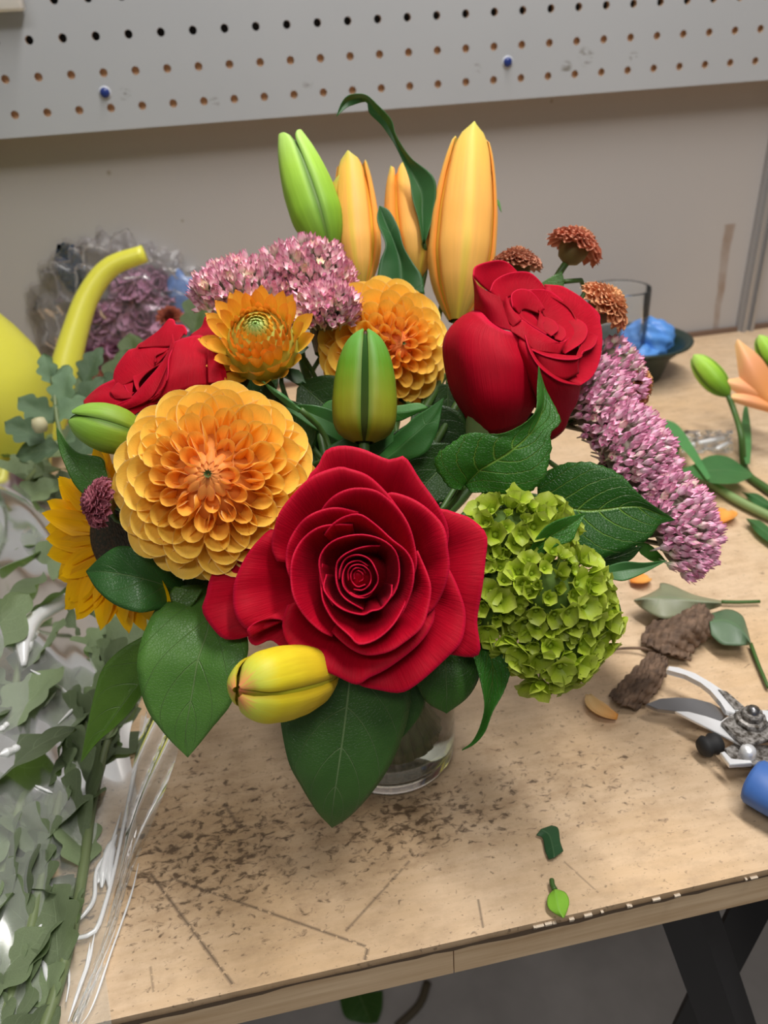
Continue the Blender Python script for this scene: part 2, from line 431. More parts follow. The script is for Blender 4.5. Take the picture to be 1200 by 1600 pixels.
# --- painted wall with a brown drip stain
b = N('grey_wall_paint'); co = b.objco()
nz = b.noise(6.0, 3, co); fn = b.noise(300.0, 2, co)
c = b.mix(nz, (0.385, 0.368, 0.362, 1), (0.43, 0.412, 0.405, 1))
q0 = PY(1140, 350, WALLY); q1 = PY(1120, 500, WALLY)
sp = b.n('SeparateXYZ', {0: co})
wob = b.noise(25.0, 2, co)
xc = b.math('MULTIPLY_ADD', b.math('SUBTRACT', sp.outputs[2], float(q0[2])), float((q1[0] - q0[0]) / (q1[2] - q0[2])), float(q0[0]))
dx = b.math('ABSOLUTE', b.math('ADD', b.math('SUBTRACT', sp.outputs[0], xc), b.math('MULTIPLY', b.math('SUBTRACT', wob, 0.5), 0.008)))
wide = b.math('MULTIPLY_ADD', b.math('SUBTRACT', sp.outputs[2], float(q1[2])), 0.03, 0.0045)
mk = b.math('SUBTRACT', 1.0, b.math('DIVIDE', dx, wide), clamp=True)
mk = b.math('MULTIPLY', b.math('MULTIPLY', mk, 2.5, clamp=True), b.math('LESS_THAN', sp.outputs[2], float(q0[2])))
mk = b.math('MULTIPLY', mk, b.math('MULTIPLY_ADD', b.noise(40.0, 3, co), 0.9, 0.05))
c = b.mix(mk, c, (0.20, 0.115, 0.06, 1))
for (px, py, r) in ((170, 270, .003), (862, 158 + 0, .0025), (285, 345, .002)):
    k = blob_mask(b, co, PY(px, py, WALLY), r); c = b.mix(b.math('MULTIPLY', k, 0.9), c, (0.22, 0.19, 0.12, 1))
M_WALL = b.done(b.principled(Base_Color=c, Roughness=0.5, Normal=b.bump(fn, 0.05, 0.0005)))
xt = PY(1160, 500, WALLY)[0]
mb = MB(); mb.box(((xt - 1.6) / 2, WALLY + 0.02, 1.1), (xt + 1.6, 0.04, 2.2)); o = obj('wall_back', mb.mesh('wall_back', M_WALL, False)); o['kind'] = 'structure'; o['label'] = 'grey painted wall panel behind the workbench'
mb = MB(); mb.box((xt + 0.6, WALLY + 0.021, 1.1), (1.2, 0.038, 2.2)); o = obj('wall_right', mb.mesh('wall_right', M_WALL, False)); o['kind'] = 'structure'; o['label'] = 'grey wall panel right of the metal joint strip'
M_ALU = simple('dull_aluminium', (0.42, 0.42, 0.43), 0.42, 0.6)
mb = MB(); mb.box((xt + 0.002, WALLY - 0.003, 1.1), (0.020, 0.006, 2.2)); mb.box((xt - 0.003, WALLY - 0.008, 1.1), (0.004, 0.006, 2.2)); mb.box((xt + 0.007, WALLY - 0.008, 1.1), (0.004, 0.006, 2.2))
o = obj('trim_1', mb.mesh('trim_1', M_ALU, False)); o['kind'] = 'structure'; o['label'] = 'vertical metal joint strip between wall panels'
mb = MB(); mb.box((xt / 2 + 0.3, WALLY - 0.003, TOPZ + 0.0025), (2.2, 0.005, 0.005)); o = obj('trim_2', mb.mesh('trim_2', simple('brown_caulk', (0.16, 0.10, 0.07), 0.7), False)); o['kind'] = 'structure'

# --- pegboard, holes one inch apart
IN = 0.0254; PX0 = -0.2; PZ0 = 1.1708
pt = 0.005; r = 0.0032; k = 12
V = []; Fc = []; FM = []
def cell(ci, ri):
    cx = PX0 + ci * IN; cz = PZ0 + ri * IN; b0 = len(V)
    z0 = cz - IN / 2 if ri > 0 else cz - 0.0165
    th = [2 * PI * j / k + PI / k for j in range(k)]
    for yy in (0.0, pt):
        for a in th: V.append((cx + r * math.cos(a), yy, cz + r * math.sin(a)))
    for a in th:      # square outline
        s_ = max(abs(math.cos(a)), abs(math.sin(a)))
        X = cx + IN / 2 * math.cos(a) / s_; Z = cz + IN / 2 * math.sin(a) / s_
        if ri == 0 and math.sin(a) < -0.7 * 1 and abs(math.sin(a)) >= abs(math.cos(a)): Z = z0
        V.append((X, 0.0, Z))
    # snap outline corners
    for j, a in enumerate(th):
        X, Y, Z = V[b0 + 2 * k + j]
        if abs(abs(math.cos(a)) - abs(math.sin(a))) < 0.02 or True:
            pass
    for j in range(k):
        j2 = (j + 1) % k
        Fc.append((b0 + j, b0 + 2 * k + j, b0 + 2 * k + j2, b0 + j2)[::-1]); FM.append(0)
        Fc.append((b0 + j, b0 + j2, b0 + k + j2, b0 + k + j)[::-1]); FM.append(1)
    # corner triangles: the outline skips the square's corners
    for (sx, sz) in ((1, 1), (-1, 1), (-1, -1), (1, -1)):
        X = cx + sx * IN / 2; Z = cz + sz * IN / 2
        if ri == 0 and sz < 0: Z = z0
        ang = math.atan2(sz, sx) % (2 * PI)
        j = int((ang - PI / k) // (2 * PI / k)) % k
        V.append((X, 0.0, Z)); Fc.append((b0 + 2 * k + j, len(V) - 1, b0 + 2 * k + (j + 1) % k)[::-1]); FM.append(0)
for ri in range(0, 7):
    for ci in range(-12, 44): cell(ci, ri)
zb = PZ0 - 0.0165; zt_ = PZ0 + 6.5 * IN; xa = PX0 - 12.5 * IN; xb = PX0 + 43.5 * IN
q = len(V); V += [(xa, 0, zb), (xb, 0, zb), (xb, pt, zb), (xa, pt, zb)]; Fc.append((q, q + 3, q + 2, q + 1)); FM.append(1)
b = N('white_pegboard_paint'); co = b.objco(); nz = b.noise(8.0, 4, co)
c = b.mix(nz, (0.35, 0.365, 0.385, 1), (0.395, 0.41, 0.43, 1))
sm = b.noise(1.0, 3, b.objco((60, 60, 110)), 0.6, dist=1.0)
near = None
for (px, py, rr) in ((195, 148, .006), (480, 128, .006), (745, 108, .005), (915, 88, .009), (990, 88, .005), (885, 105, .006), (335, 160, .005)):
    kx = blob_mask(b, co, PY(px, py, 0), rr); near = kx if near is None else b.math('MAXIMUM', near, kx)
c = b.mix(b.math('MULTIPLY', b.math('MULTIPLY', near, 1.6, clamp=True), b.math('MULTIPLY', b.math('SUBTRACT', sm, 0.5), 9.0, clamp=True)), c, (0.16, 0.15, 0.13, 1))
M_PEG = b.done(b.principled(Base_Color=c, Roughness=0.45))
M_HARD = simple('raw_hardboard', (0.42, 0.27, 0.16), 0.8)
pg = thing('pegboard', 'white pegboard with rows of round holes fixed on the wall', 'pegboard', (0.2, 0.0, zb))
obj('panel', mesh_from('panel', V, Fc, [M_PEG, M_HARD], None, False, FM), pg)
M_PINE = simple('pine_batten', (0.85, 0.58, 0.36), 0.7)
mb = MB(); mb.box(((xa + xb) / 2, (pt + WALLY) / 2, PZ0 + 0.5 * IN + 0.004), (xb - xa - .01, WALLY - pt, 0.044)); obj('backing_batten', mb.mesh('backing_batten', M_PINE, False), pg)
mb = MB(); mb.box(((xa + xb) / 2, WALLY - .002, PZ0 + 4 * IN), (xb - xa - .01, 0.003, 5 * IN)); obj('gap_shade_sheet', mb.mesh('gap_shade_sheet', M_BLACK, False), pg)  # added black sheet paints the shade of the empty gap
M_BLUEP = simple('blue_plastic', (0.010, 0.028, 0.16), 0.35)
for (px, py, lab) in ((164, 145, 'small round blue plastic plug in the pegboard above the plastic bag'), (793, 97, 'small round blue plastic plug in the pegboard above the orange lily buds')):
    c0 = PY(px, py, 0)
    pl = thing('pegboard_plug', lab, 'plug', c0, 'blue plugs in the pegboard')
    mb = MB(); mb.lathe([(0, .003), (.0022, .003), (.0034, .0022), (.0040, .0008), (.0040, 0), (.0030, -.004)], c0, 20, (0, -1, 0)); obj('cap', mb.mesh('cap', M_BLUEP), pl)
    mb = MB(); mb.lathe([(.0049, -.0001), (.0049, .0006), (.0040, .0008)], c0, 20, (0, -1, 0)); obj('collar', mb.mesh('collar', simple('pale_collar', (.5, .52, .56), .5)), pl)
# white bin hooked on the pegboard, mostly above the frame
A = PY(38, 16, -0.012); bn = thing('storage_bin', 'corner of a white box mounted on the pegboard at top', 'box', (A[0] - 0.05, -0.06, A[2]))
M_WHITE = simple('white_plastic', (0.78, 0.78, 0.77), 0.4)
mb = MB(); mb.box((A[0] - 0.055, -0.008, A[2] + 0.045), (0.11, 0.014, 0.09), None, 0, 0.003); obj('shell', mb.mesh('shell', M_WHITE), bn)
mb = MB(); mb.box((A[0] - 0.052, -0.016, A[2] + 0.05), (0.095, 0.003, 0.07), None, 0, 0.001); obj('front_panel', mb.mesh('front_panel', M_WHITE), bn)

# ------------------------------------------------------------------ vase
VB = PZ(612, 1172); VR = 0.0312; VH = 0.108
M_GLASS = simple('clear_glass', (1, 1, 1), 0.0, 0.0, Transmission_Weight=1.0, IOR=1.48)
M_WATER = simple('vase_water', (0.93, 0.97, 0.90), 0.0, 0.0, Transmission_Weight=1.0, IOR=1.33)
def vase(name, label, base, R, H, water, mat=None):
    v = thing(name, label, 'vase', base)
    prof = [(0, 0.0006), (R * .78, 0.0), (R * .92, .0018), (R * .985, .006), (R, .014), (R, H * .6), (R * .99, H - .002), (R * .975, H), (R * .955, H - .002),
            (R * .945, H * .6), (R * .945, .018), (R * .90, .0105), (R * .78, .0075), (0, .007)]
    mb = MB(); mb.lathe(prof, base, 56); obj('glass_body', mb.mesh('glass_body', mat or M_GLASS), v)
    if water:
        ri = R * .9465
        mb = MB(); mb.lathe([(0, .0068), (R * .785, .0073), (R * .905, .0103), (ri, .018), (ri, water), (ri * .97, water - .0006), (0, water - .0006)], base, 56); obj('water', mb.mesh('water', M_WATER), v)
    return v
vase('glass_vase', 'clear round glass vase of water holding the bouquet', VB, VR, VH, 0.072)
MOUTH = VB + np.array([0, 0, VH])

def stem_path(head, back, k, spread=0.014):
    """from a flower's back down through the vase mouth to its foot near the vase floor"""
    a = k * 2.399; m = MOUTH + np.array([math.cos(a), math.sin(a), 0]) * spread + np.array([0, 0, -.006])
    f = VB + np.array([-math.cos(a) * 0.016, -math.sin(a) * 0.016, 0.014])
    p1 = head + back * 0.018
    return np.array([head, p1, 0.45 * p1 + 0.55 * (m + np.array([0, 0, .012])), m, f])
SK = [0]
def add_stem(root, head, back, rad=0.0022, mat=None, name='stem'):
    SK[0] += 1
    mb = MB(); mb.tube(stem_path(np.asarray(head), np.asarray(back), SK[0]), [rad, rad, rad * .95, rad * .9, rad * .9], 8, 26)
    return obj(name, mb.mesh(name, mat or M_STEM), root)
def flower(name, label, cat, group=None):
    """an Empty at the cut end of the next stem, on the vase floor"""
    a = (SK[0] + 1) * 2.399
    f = VB + np.array([-math.cos(a) * 0.016, -math.sin(a) * 0.016, 0.014])
    return thing(name, label, cat, f, group)
def Zm(ox, oy, s):
    return lambda x, y: (ox + x / s, oy + y / s)

# ------------------------------------------------------------------ front rose (petal rims traced, lofted to the calyx)
def rose_open(root, c0, n, petals, zmap, mat, deep=0.036):
    up = unit(-CAMR[1] + (CAMR[1] @ n) * n); ex = np.cross(up, n); ey = up
    ex = -ex if ex @ CAMR[0] < 0 else ex
    def local(px, py, h):
        d = (px - 600) / F * CAMR[0] + (py - 800) / F * CAMR[1] + CAMR[2]
        o = c0 + h * n
        t = ((o - CAMC) @ n) / (d @ n)
        q = CAMC + t * d - c0
        return np.array([q @ ex, q @ ey, h])
    for pi, (pts, h, drop, opn, lift) in enumerate(petals):
        ns, nv = 34, 16
        rim = np.array([local(*zmap(x, y), h * .001) for x, y in pts])
        rim = crv(rim, ns)
        s = np.linspace(-1, 1, ns)
        rim[:, 2] -= drop * .001 * np.abs(s) ** 2.2
        rim[:, 2] += 0.0007 * np.sin(s * 5 + pi * 1.7) + 0.0004 * np.sin(s * 13 + pi)
        xy = rim[:, :2]; hr = rim[:, 2]
        # pull the ends of the petal in towards the middle of its own arc at the base
        mid = xy.mean(0)
        bxy = xy * 0.10 + mid * 0.06
        B0 = np.c_[bxy, np.full(ns, -deep)]
        k1 = 0.80 - 0.22 * opn
        B1 = np.c_[xy * k1, np.full(ns, -deep + 0.004)]
        k2 = 0.98 - 0.20 * opn
        B2 = np.c_[xy * k2, hr + (-0.010 * (1 - opn)) + lift * .001]
        G = np.zeros((nv, ns, 3))
        for i, v in enumerate(np.linspace(0, 1, nv) ** 0.75):
            L = (1 - v) ** 3 * B0 + 3 * v * (1 - v) ** 2 * B1 + 3 * v * v * (1 - v) * B2 + v ** 3 * rim
            G[i] = c0 + L[:, :1] * ex + L[:, 1:2] * ey + L[:, 2:3] * n
        me = grid_mesh('petal', G, mat)
        o = obj('petal', me, root, (1, 1, 1))
        md = o.modifiers.new('thickness', 'SOLIDIFY'); md.thickness = 0.00045; md.offset = 0
z6 = Zm(300, 680, 2.4)
fr = flower('rose', 'large open crimson rose facing the camera at the front of the bouquet', 'rose', 'red roses in the bouquet')
FN = camdir(-0.02, 0.10, 1.0); FC = P(558, 896, 0.262)
front = [
    # outer guard petals
    ([(430, 250), (430, 160), (470, 110), (500, 55), (560, 38), (640, 50), (740, 92), (797, 82), (855, 165), (930, 270), (965, 350), (960, 430)], -13, 5, 1.0, 1),
    ([(880, 330), (930, 275), (1000, 292), (1052, 315), (1105, 375), (1100, 470), (1085, 590), (1070, 700), (1076, 825), (960, 822), (880, 800)], -17, 4, 1.0, 3),
    ([(360, 420), (300, 345), (235, 358), (180, 390), (120, 450), (72, 530), (52, 600), (36, 660), (90, 740), (130, 766), (205, 755), (300, 700)], -20, 3, 1.0, 3),
    ([(340, 390), (300, 350), (250, 392), (200, 455), (162, 540), (152, 600), (163, 670), (200, 725), (260, 730), (330, 700)], -13, 4, 1.0, 3),
    ([(200, 735), (212, 775), (240, 790), (292, 770), (350, 812), (430, 895), (455, 920), (540, 910), (600, 850)], -19, 3, 1.0, 1),
    ([(560, 880), (620, 937), (700, 958), (785, 966), (860, 920), (960, 830), (1012, 770), (1028, 675), (1008, 595), (965, 500), (930, 480)], -13, 4, 1.0, 2),
    ([(350, 640), (335, 715), (365, 795), (440, 858), (530, 898), (615, 936), (660, 912), (740, 872), (850, 785), (905, 705), (912, 650)], -8, 4, 1.0, 2.5),
    ([(215, 760), (205, 728), (245, 700), (300, 690), (345, 700), (360, 760), (420, 840)], -11, 3, .9, 2),
    ([(720, 250), (740, 210), (820, 232), (895, 283), (945, 345), (960, 430), (966, 500), (942, 590), (905, 655), (860, 690)], -6, 5, .95, 2.5),
    ([(310, 470), (290, 415), (310, 330), (340, 268), (400, 200), (460, 150), (545, 118), (592, 125), (662, 150), (730, 212), (790, 290)], -6.5, 5, .95, 2.5),
    # middle petals
    ([(470, 330), (480, 278), (530, 226), (600, 197), (680, 203), (735, 235), (782, 282), (820, 350), (842, 440), (842, 500), (820, 560)], -2.5, 5, .85, 2),
    ([(390, 600), (352, 500), (352, 430), (378, 365), (420, 315), (480, 280), (545, 268), (620, 280)], -2, 5, .85, 2),
    ([(520, 740), (545, 765), (600, 808), (660, 828), (740, 812), (800, 775), (862, 720), (890, 640), (898, 570), (882, 510), (848, 430)], -2.5, 4, .85, 2.5),
    ([(520, 760), (475, 735), (420, 680), (380, 605), (368, 525), (378, 450), (410, 390), (468, 346), (530, 331), (600, 330)], 0, 5, .7, 1.5),
    ([(490, 370), (520, 333), (570, 303), (630, 296), (690, 335), (750, 390), (805, 435), (832, 490), (828, 570), (800, 650), (770, 700)], .5, 5, .7, 1.5),
    ([(485, 480), (476, 520), (481, 575), (492, 632), (530, 698), (590, 752), (627, 785), (690, 768), (750, 718), (790, 655), (812, 595), (815, 530)], 0, 4, .6, 1.5),
    ([(525, 640), (492, 580), (475, 500), (480, 450), (510, 410), (562, 384), (640, 373), (715, 393), (766, 440), (778, 520), (760, 590), (710, 645)], 1.5, 4, .35, .5),
    ([(500, 520), (492, 575), (530, 628), (580, 660), (640, 674), (672, 660), (710, 650), (745, 605), (750, 560)], 0, 3, .3, .5),
    # heart
    ([(640, 655), (570, 610), (543, 560), (540, 490), (562, 455), (605, 430), (660, 415), (705, 412)], 0.5, 3, .15, 0),
    ([(550, 540), (555, 500), (575, 462), (620, 448), (665, 465), (692, 510), (697, 550), (670, 590), (625, 605), (590, 590)], 0, 2, .1, 0),
    ([(690, 560), (660, 605), (610, 606), (570, 570), (565, 520), (585, 482), (625, 470), (660, 490)], -1, 2, .08, 0),
    ([(585, 545), (585, 510), (605, 488), (640, 488), (668, 515), (668, 555), (640, 580), (605, 578)], -1.5, 2, .05, 0),
    ([(650, 560), (620, 568), (597, 545), (597, 515), (615, 498), (640, 502), (652, 520)], -2.5, 1, 0, 0),
    ([(608, 540), (608, 518), (622, 508), (640, 520), (640, 540), (625, 550)], -3.5, 1, 0, 0),
]
rose_open(fr, FC, FN, front, z6, M_ROSE)
mb = MB(); mb.lathe([(0.001, -.052), (.006, -.048), (.0085, -.042), (.008, -.034)], FC, 16, FN); obj('calyx', mb.mesh('calyx', M_STEM), fr)
mb = MB(); mb.lathe([(0.012, -.034), (.010, -.022), (.006, -.010), (.003, -.006), (0, -.005)], FC, 20, FN); obj('petal_core', mb.mesh('petal_core', M_ROSE), fr)
add_stem(fr, FC - FN * 0.05, -FN, 0.0026)

# ------------------------------------------------------------------ roses seen from the side (petals as hand-laid patches)
def patches(root, name, t0, zmap, rows_list, mat, thick=0.00045, m=18, n=22):
    for rows in rows_list:
        W = [[P(*zmap(x, y), t0 - d * .001) for x, y, d in r] for r in rows]
        G = patch(W, m, n)
        o = obj(name, grid_mesh(name, G, mat), root, (1, 1, 1))
        md = o.modifiers.new('thickness', 'SOLIDIFY'); md.thickness = thick; md.offset = 0
rr = flower('rose', 'tall half-open crimson rose beside the orange lily buds', 'rose', 'red roses in the bouquet')
zr = Zm(680, 390, 4.2857)
right = [
    [[(740, 300, -20), (900, 400, -20), (960, 560, -14), (960, 700, -6), (900, 800, 0), (850, 860, 4)],
     [(740, 265, -25), (880, 320, -26), (1030, 430, -24), (1050, 600, -16), (1000, 780, -5), (900, 880, 4)],
     [(730, 235, -26), (850, 250, -29), (1000, 340, -29), (1105, 490, -23), (1112, 690, -13), (1060, 840, -3), (972, 910, 5)]],
    [[(730, 300, -26), (880, 420, -26), (1000, 600, -20), (1000, 760, -10)], [(740, 240, -28), (870, 255, -31), (1080, 410, -29), (1105, 500, -25), (1108, 620, -18)]],
    [[(380, 300, -14), (420, 260, -16), (470, 240, -18), (540, 230, -20)],
     [(300, 230, -9), (340, 170, -13), (420, 130, -17), (545, 160, -21)],
     [(252, 178, -5), (272, 110, -9), (400, 72, -15), (480, 85, -19), (552, 152, -23)]],
    [[(252, 178, -5), (290, 242, -3), (360, 285, -1), (440, 320, 0)],
     [(264, 290, -6), (310, 330, -1), (390, 380, 2), (472, 430, 2)],
     [(262, 405, -9), (315, 425, -3), (400, 510, 2), (514, 548, 4)]],
    [[(450, 350, -6), (510, 310, -13), (600, 310, -17), (720, 350, -19)],
     [(400, 310, -5), (450, 240, -13), (560, 210, -18), (730, 300, -20)],
     [(365, 277, -4), (400, 205, -11), (500, 155, -16), (620, 150, -19), (690, 200, -21), (742, 268, -22)]],
    [[(600, 330, -13), (700, 420, -15), (780, 500, -13), (830, 600, -8), (840, 660, -3)],
     [(625, 268, -15), (760, 275, -21), (880, 370, -22), (940, 470, -19), (932, 590, -12), (865, 697, -2)]],
    [[(890, 480, -17), (920, 560, -14), (880, 640, -7), (850, 690, -2)],
     [(940, 458, -19), (1005, 500, -16), (1020, 555, -12), (985, 622, -7), (868, 698, 0)]],
    [[(1015, 550, -14), (985, 620, -9), (955, 680, -2), (940, 720, 2)],
     [(1060, 562, -16), (1040, 630, -10), (990, 690, -3), (970, 720, 2)],
     [(1088, 575, -16), (1078, 625, -10), (1045, 662, -6), (985, 684, -2), (985, 716, 1)]],
    [[(560, 430, -7), (600, 400, -11), (700, 430, -13)], [(535, 400, -6), (560, 330, -10), (640, 340, -13), (720, 410, -14)],
     [(517, 388, -4), (510, 300, -8), (562, 265, -12), (630, 275, -14), (690, 330, -15), (735, 402, -14)]],
    [[(455, 345, -4), (480, 460, 0), (520, 520, 3)], [(470, 330, -3), (500, 420, 0), (555, 490, 3)], [(482, 314, -3), (512, 392, -1), (578, 470, 1)]],
    [[(560, 390, -13), (640, 380, -17), (740, 430, -17), (800, 500, -14)], [(600, 480, -9), (680, 500, -13), (770, 560, -12), (850, 640, -7)]],
    [[(575, 400, -9), (600, 450, -8), (660, 500, -6), (750, 560, -3)], [(550, 392, -10), (572, 445, -7), (640, 505, -4), (745, 570, -1)]],
    [[(680, 520, -5), (690, 470, -8), (700, 410, -12)], [(735, 560, -3), (720, 500, -6), (735, 470, -9), (690, 400, -13)]],
    [[(740, 555, -3), (690, 510, -6), (720, 450, -10)], [(775, 582, -1), (826, 535, -4), (800, 482, -8), (728, 450, -11)]],
    [[(800, 600, -2), (800, 550, -6), (820, 505, -10)], [(845, 614, 0), (874, 580, -3), (866, 535, -7), (828, 503, -10)]],
    [[(505, 545, 5), (600, 610, 7), (660, 672, 7), (760, 690, 6), (832, 702, 3)],
     [(495, 510, 2), (590, 530, 4), (660, 590, 5), (750, 630, 5), (860, 650, 1)],
     [(488, 478, -1), (570, 470, 0), (650, 520, 1), (720, 562, 2), (822, 622, 2), (868, 612, -1), (895, 588, -4)]],
    [[(655, 700, 6), (720, 800, 9), (850, 870, 8), (960, 830, 2)], [(640, 662, 7), (720, 710, 9), (830, 745, 8), (960, 735, 3)],
     [(638, 656, 5), (760, 692, 5), (900, 710, 2), (985, 712, -2)], [(644, 672, 9), (740, 715, 10), (850, 738, 9), (940, 736, 6), (982, 718, 1)]],
    [[(700, 1000, -10), (740, 1200, -12), (765, 1275, -14), (860, 1210, -14), (900, 1100, -14)],
     [(640, 900, 3), (700, 1010, 4), (790, 1060, 2), (880, 1060, -3), (945, 1030, -9)],
     [(560, 640, 6), (670, 820, 11), (790, 900, 11), (900, 930, 7), (972, 922, 1)],
     [(592, 556, 4), (640, 665, 9), (700, 760, 12), (780, 830, 13), (860, 875, 11), (970, 905, 5)]],
    [[(592, 556, 4), (640, 665, 9), (700, 760, 12), (780, 830, 13), (860, 875, 11), (970, 905, 5)],
     [(602, 575, 6.5), (632, 680, 11), (690, 778, 14), (775, 850, 14.5), (858, 892, 12.5), (968, 910, 6)]],
    [[(250, 1190, -16), (330, 1226, -9), (400, 1234, -7), (500, 1210, -7), (600, 1160, -10)],
     [(110, 960, -15), (240, 1010, 1), (400, 1030, 6), (560, 1010, 4), (690, 1000, -6)],
     [(52, 700, -14), (200, 740, 4), (380, 780, 9), (560, 790, 8), (715, 830, -2)],
     [(75, 560, -13), (180, 560, 0), (330, 620, 7), (500, 680, 8), (690, 740, 1)],
     [(170, 455, -12), (230, 470, -3), (340, 530, 4), (470, 590, 6), (640, 650, 2)],
     [(268, 404, -9), (315, 425, -2), (380, 492, 3), (470, 543, 5), (596, 560, 4)]],
]
patches(rr, 'petal', 0.318, zr, right, M_ROSE)
patches(rr, 'petal', 0.318, zr, [[[(420, 300, -7), (490, 430, -4), (590, 560, 1)], [(470, 300, -12), (540, 400, -9), (650, 540, -3)], [(540, 290, -18), (620, 400, -15), (740, 540, -9)]], [[(480, 360, -22), (620, 330, -26), (800, 380, -30), (960, 500, -28)], [(520, 480, -10), (640, 520, -14), (780, 600, -16), (960, 680, -14)], [(600, 640, -2), (700, 760, -2), (820, 830, -4), (950, 840, -6)], [(500, 1000, -6), (640, 1050, -8), (780, 1080, -12), (880, 1000, -14)]]], M_ROSE)
hb = P(760, 672, 0.335)
mb = MB(); mb.lathe([(0.001, -.012), (.006, -.009), (.009, -.002), (.011, .006)], hb, 16, camdir(.25, .75, .4)); obj('calyx', mb.mesh('calyx', M_PALESTEM), rr)
add_stem(rr, hb - camdir(.25, .75, .4) * .01, -camdir(.2, .8, .1), 0.0026)

rl = flower('rose', 'crimson rose tucked behind the big yellow dahlia, petals folded', 'rose', 'red roses in the bouquet')
zl = Zm(120, 480, 4.8)
left = [
    [[(460, 305, -12), (580, 300, -11), (690, 295, -9), (760, 265, -8)], [(480, 275, -16), (580, 215, -16), (700, 190, -14), (800, 205, -11)],
     [(500, 262, -18), (640, 165, -19), (688, 90, -19), (730, 95, -19), (745, 132, -17), (800, 135, -15), (828, 180, -12), (820, 212, -10)]],
    [[(840, 225, -8), (930, 240, -8), (1010, 290, -6)], [(890, 195, -13), (970, 165, -11), (1060, 250, -8)], [(850, 212, -12), (935, 150, -15), (970, 68, -15), (1045, 105, -13), (1070, 160, -10)]],
    [[(300, 610, 1), (440, 540, 0), (560, 470, -3), (690, 330, -6)], [(275, 600, -3), (380, 430, -7), (520, 350, -9), (680, 315, -9)],
     [(272, 582, -5), (290, 460, -10), (390, 322, -14), (440, 314, -15), (475, 270, -16), (560, 264, -15), (640, 270, -13), (684, 305, -10)]],
    [[(60, 765, 2), (150, 775, 6), (300, 830, 10), (420, 850, 12)], [(55, 740, -2), (160, 680, 2), (290, 680, 6), (440, 740, 10)], [(52, 705, -6), (110, 645, -8), (180, 590, -8), (278, 542, -6)]],
    [[(380, 850, 13), (460, 790, 13), (560, 740, 13), (640, 700, 12)], [(130, 765, 5), (260, 740, 8), (400, 690, 11), (540, 690, 12)]],
    [[(290, 690, 7), (350, 690, 9), (412, 684, 11)], [(252, 637, 5), (320, 640, 6), (420, 600, 3)], [(252, 632, 1), (300, 575, -2), (380, 540, -4), (434, 514, -5)]],
    [[(430, 640, 6), (400, 640, 5), (370, 600, 1)], [(415, 655, 8), (380, 630, 6), (356, 582, 2)]],
    [[(470, 620, 7), (470, 560, 3), (540, 480, -1), (640, 420, -4)], [(452, 628, 8), (430, 570, 4), (432, 512, -2), (520, 470, -5), (640, 405, -7)]],
    [[(600, 410, -2), (590, 370, -5), (650, 340, -6)], [(585, 415, -2), (590, 360, -7), (640, 322, -9), (690, 310, -8)]],
    [[(300, 790, 9), (430, 750, 13), (545, 692, 15), (610, 600, 13), (690, 410, 7), (735, 275, 1)],
     [(280, 755, 8), (420, 710, 13), (530, 620, 13), (610, 500, 9), (690, 350, 3), (735, 262, -1)],
     [(265, 738, 5), (400, 685, 10), (520, 555, 9), (620, 440, 5), (690, 325, 0), (720, 200, -6)]],
    [[(540, 700, 15), (620, 640, 16), (660, 520, 11), (700, 360, 5)], [(560, 690, 16), (650, 600, 15), (690, 500, 11), (720, 300, 4)], [(610, 640, 15), (680, 540, 14), (690, 380, 9), (745, 258, 0)]],
    [[(540, 720, 13), (640, 680, 13), (760, 640, 11), (900, 600, 8), (1000, 590, 4)], [(650, 560, 12), (720, 490, 11), (840, 450, 8), (985, 440, 2)],
     [(705, 340, 5), (770, 300, 3), (860, 310, 0), (990, 320, -4)], [(735, 262, 0), (800, 235, -4), (900, 212, -8), (960, 222, -9), (1002, 258, -10)]],
    [[(975, 308, 2), (980, 430, 6), (985, 570, 8)], [(1000, 325, 3), (1050, 440, 6), (1060, 570, 7)], [(1025, 340, 3), (1108, 450, 5), (1128, 570, 5)]],
    [[(960, 300, -10), (1000, 420, -6), (1000, 600, -4)], [(1080, 250, -10), (1180, 420, -6), (1240, 620, -4)]],
]
patches(rl, 'petal', 0.318, zl, left, M_ROSE)
patches(rl, 'petal', 0.318, zl, [[[(480, 300, -20), (640, 260, -22), (840, 230, -20), (1020, 280, -16)], [(300, 560, -8), (500, 480, -10), (760, 420, -6), (1020, 430, -6)], [(100, 760, -2), (350, 720, -2), (650, 640, 2), (1000, 600, -2)]]], M_ROSE)
hl = P(268, 640, 0.335)
mb = MB(); mb.lathe([(.012, .012), (.011, .004), (.008, -.006), (.003, -.012)], hl, 16, camdir(-.4, .5, .4)); obj('calyx', mb.mesh('calyx', M_STEM), rl)
add_stem(rl, hl - camdir(-.4, .5, .4) * .01, -camdir(-.5, .7, 0), 0.0026)

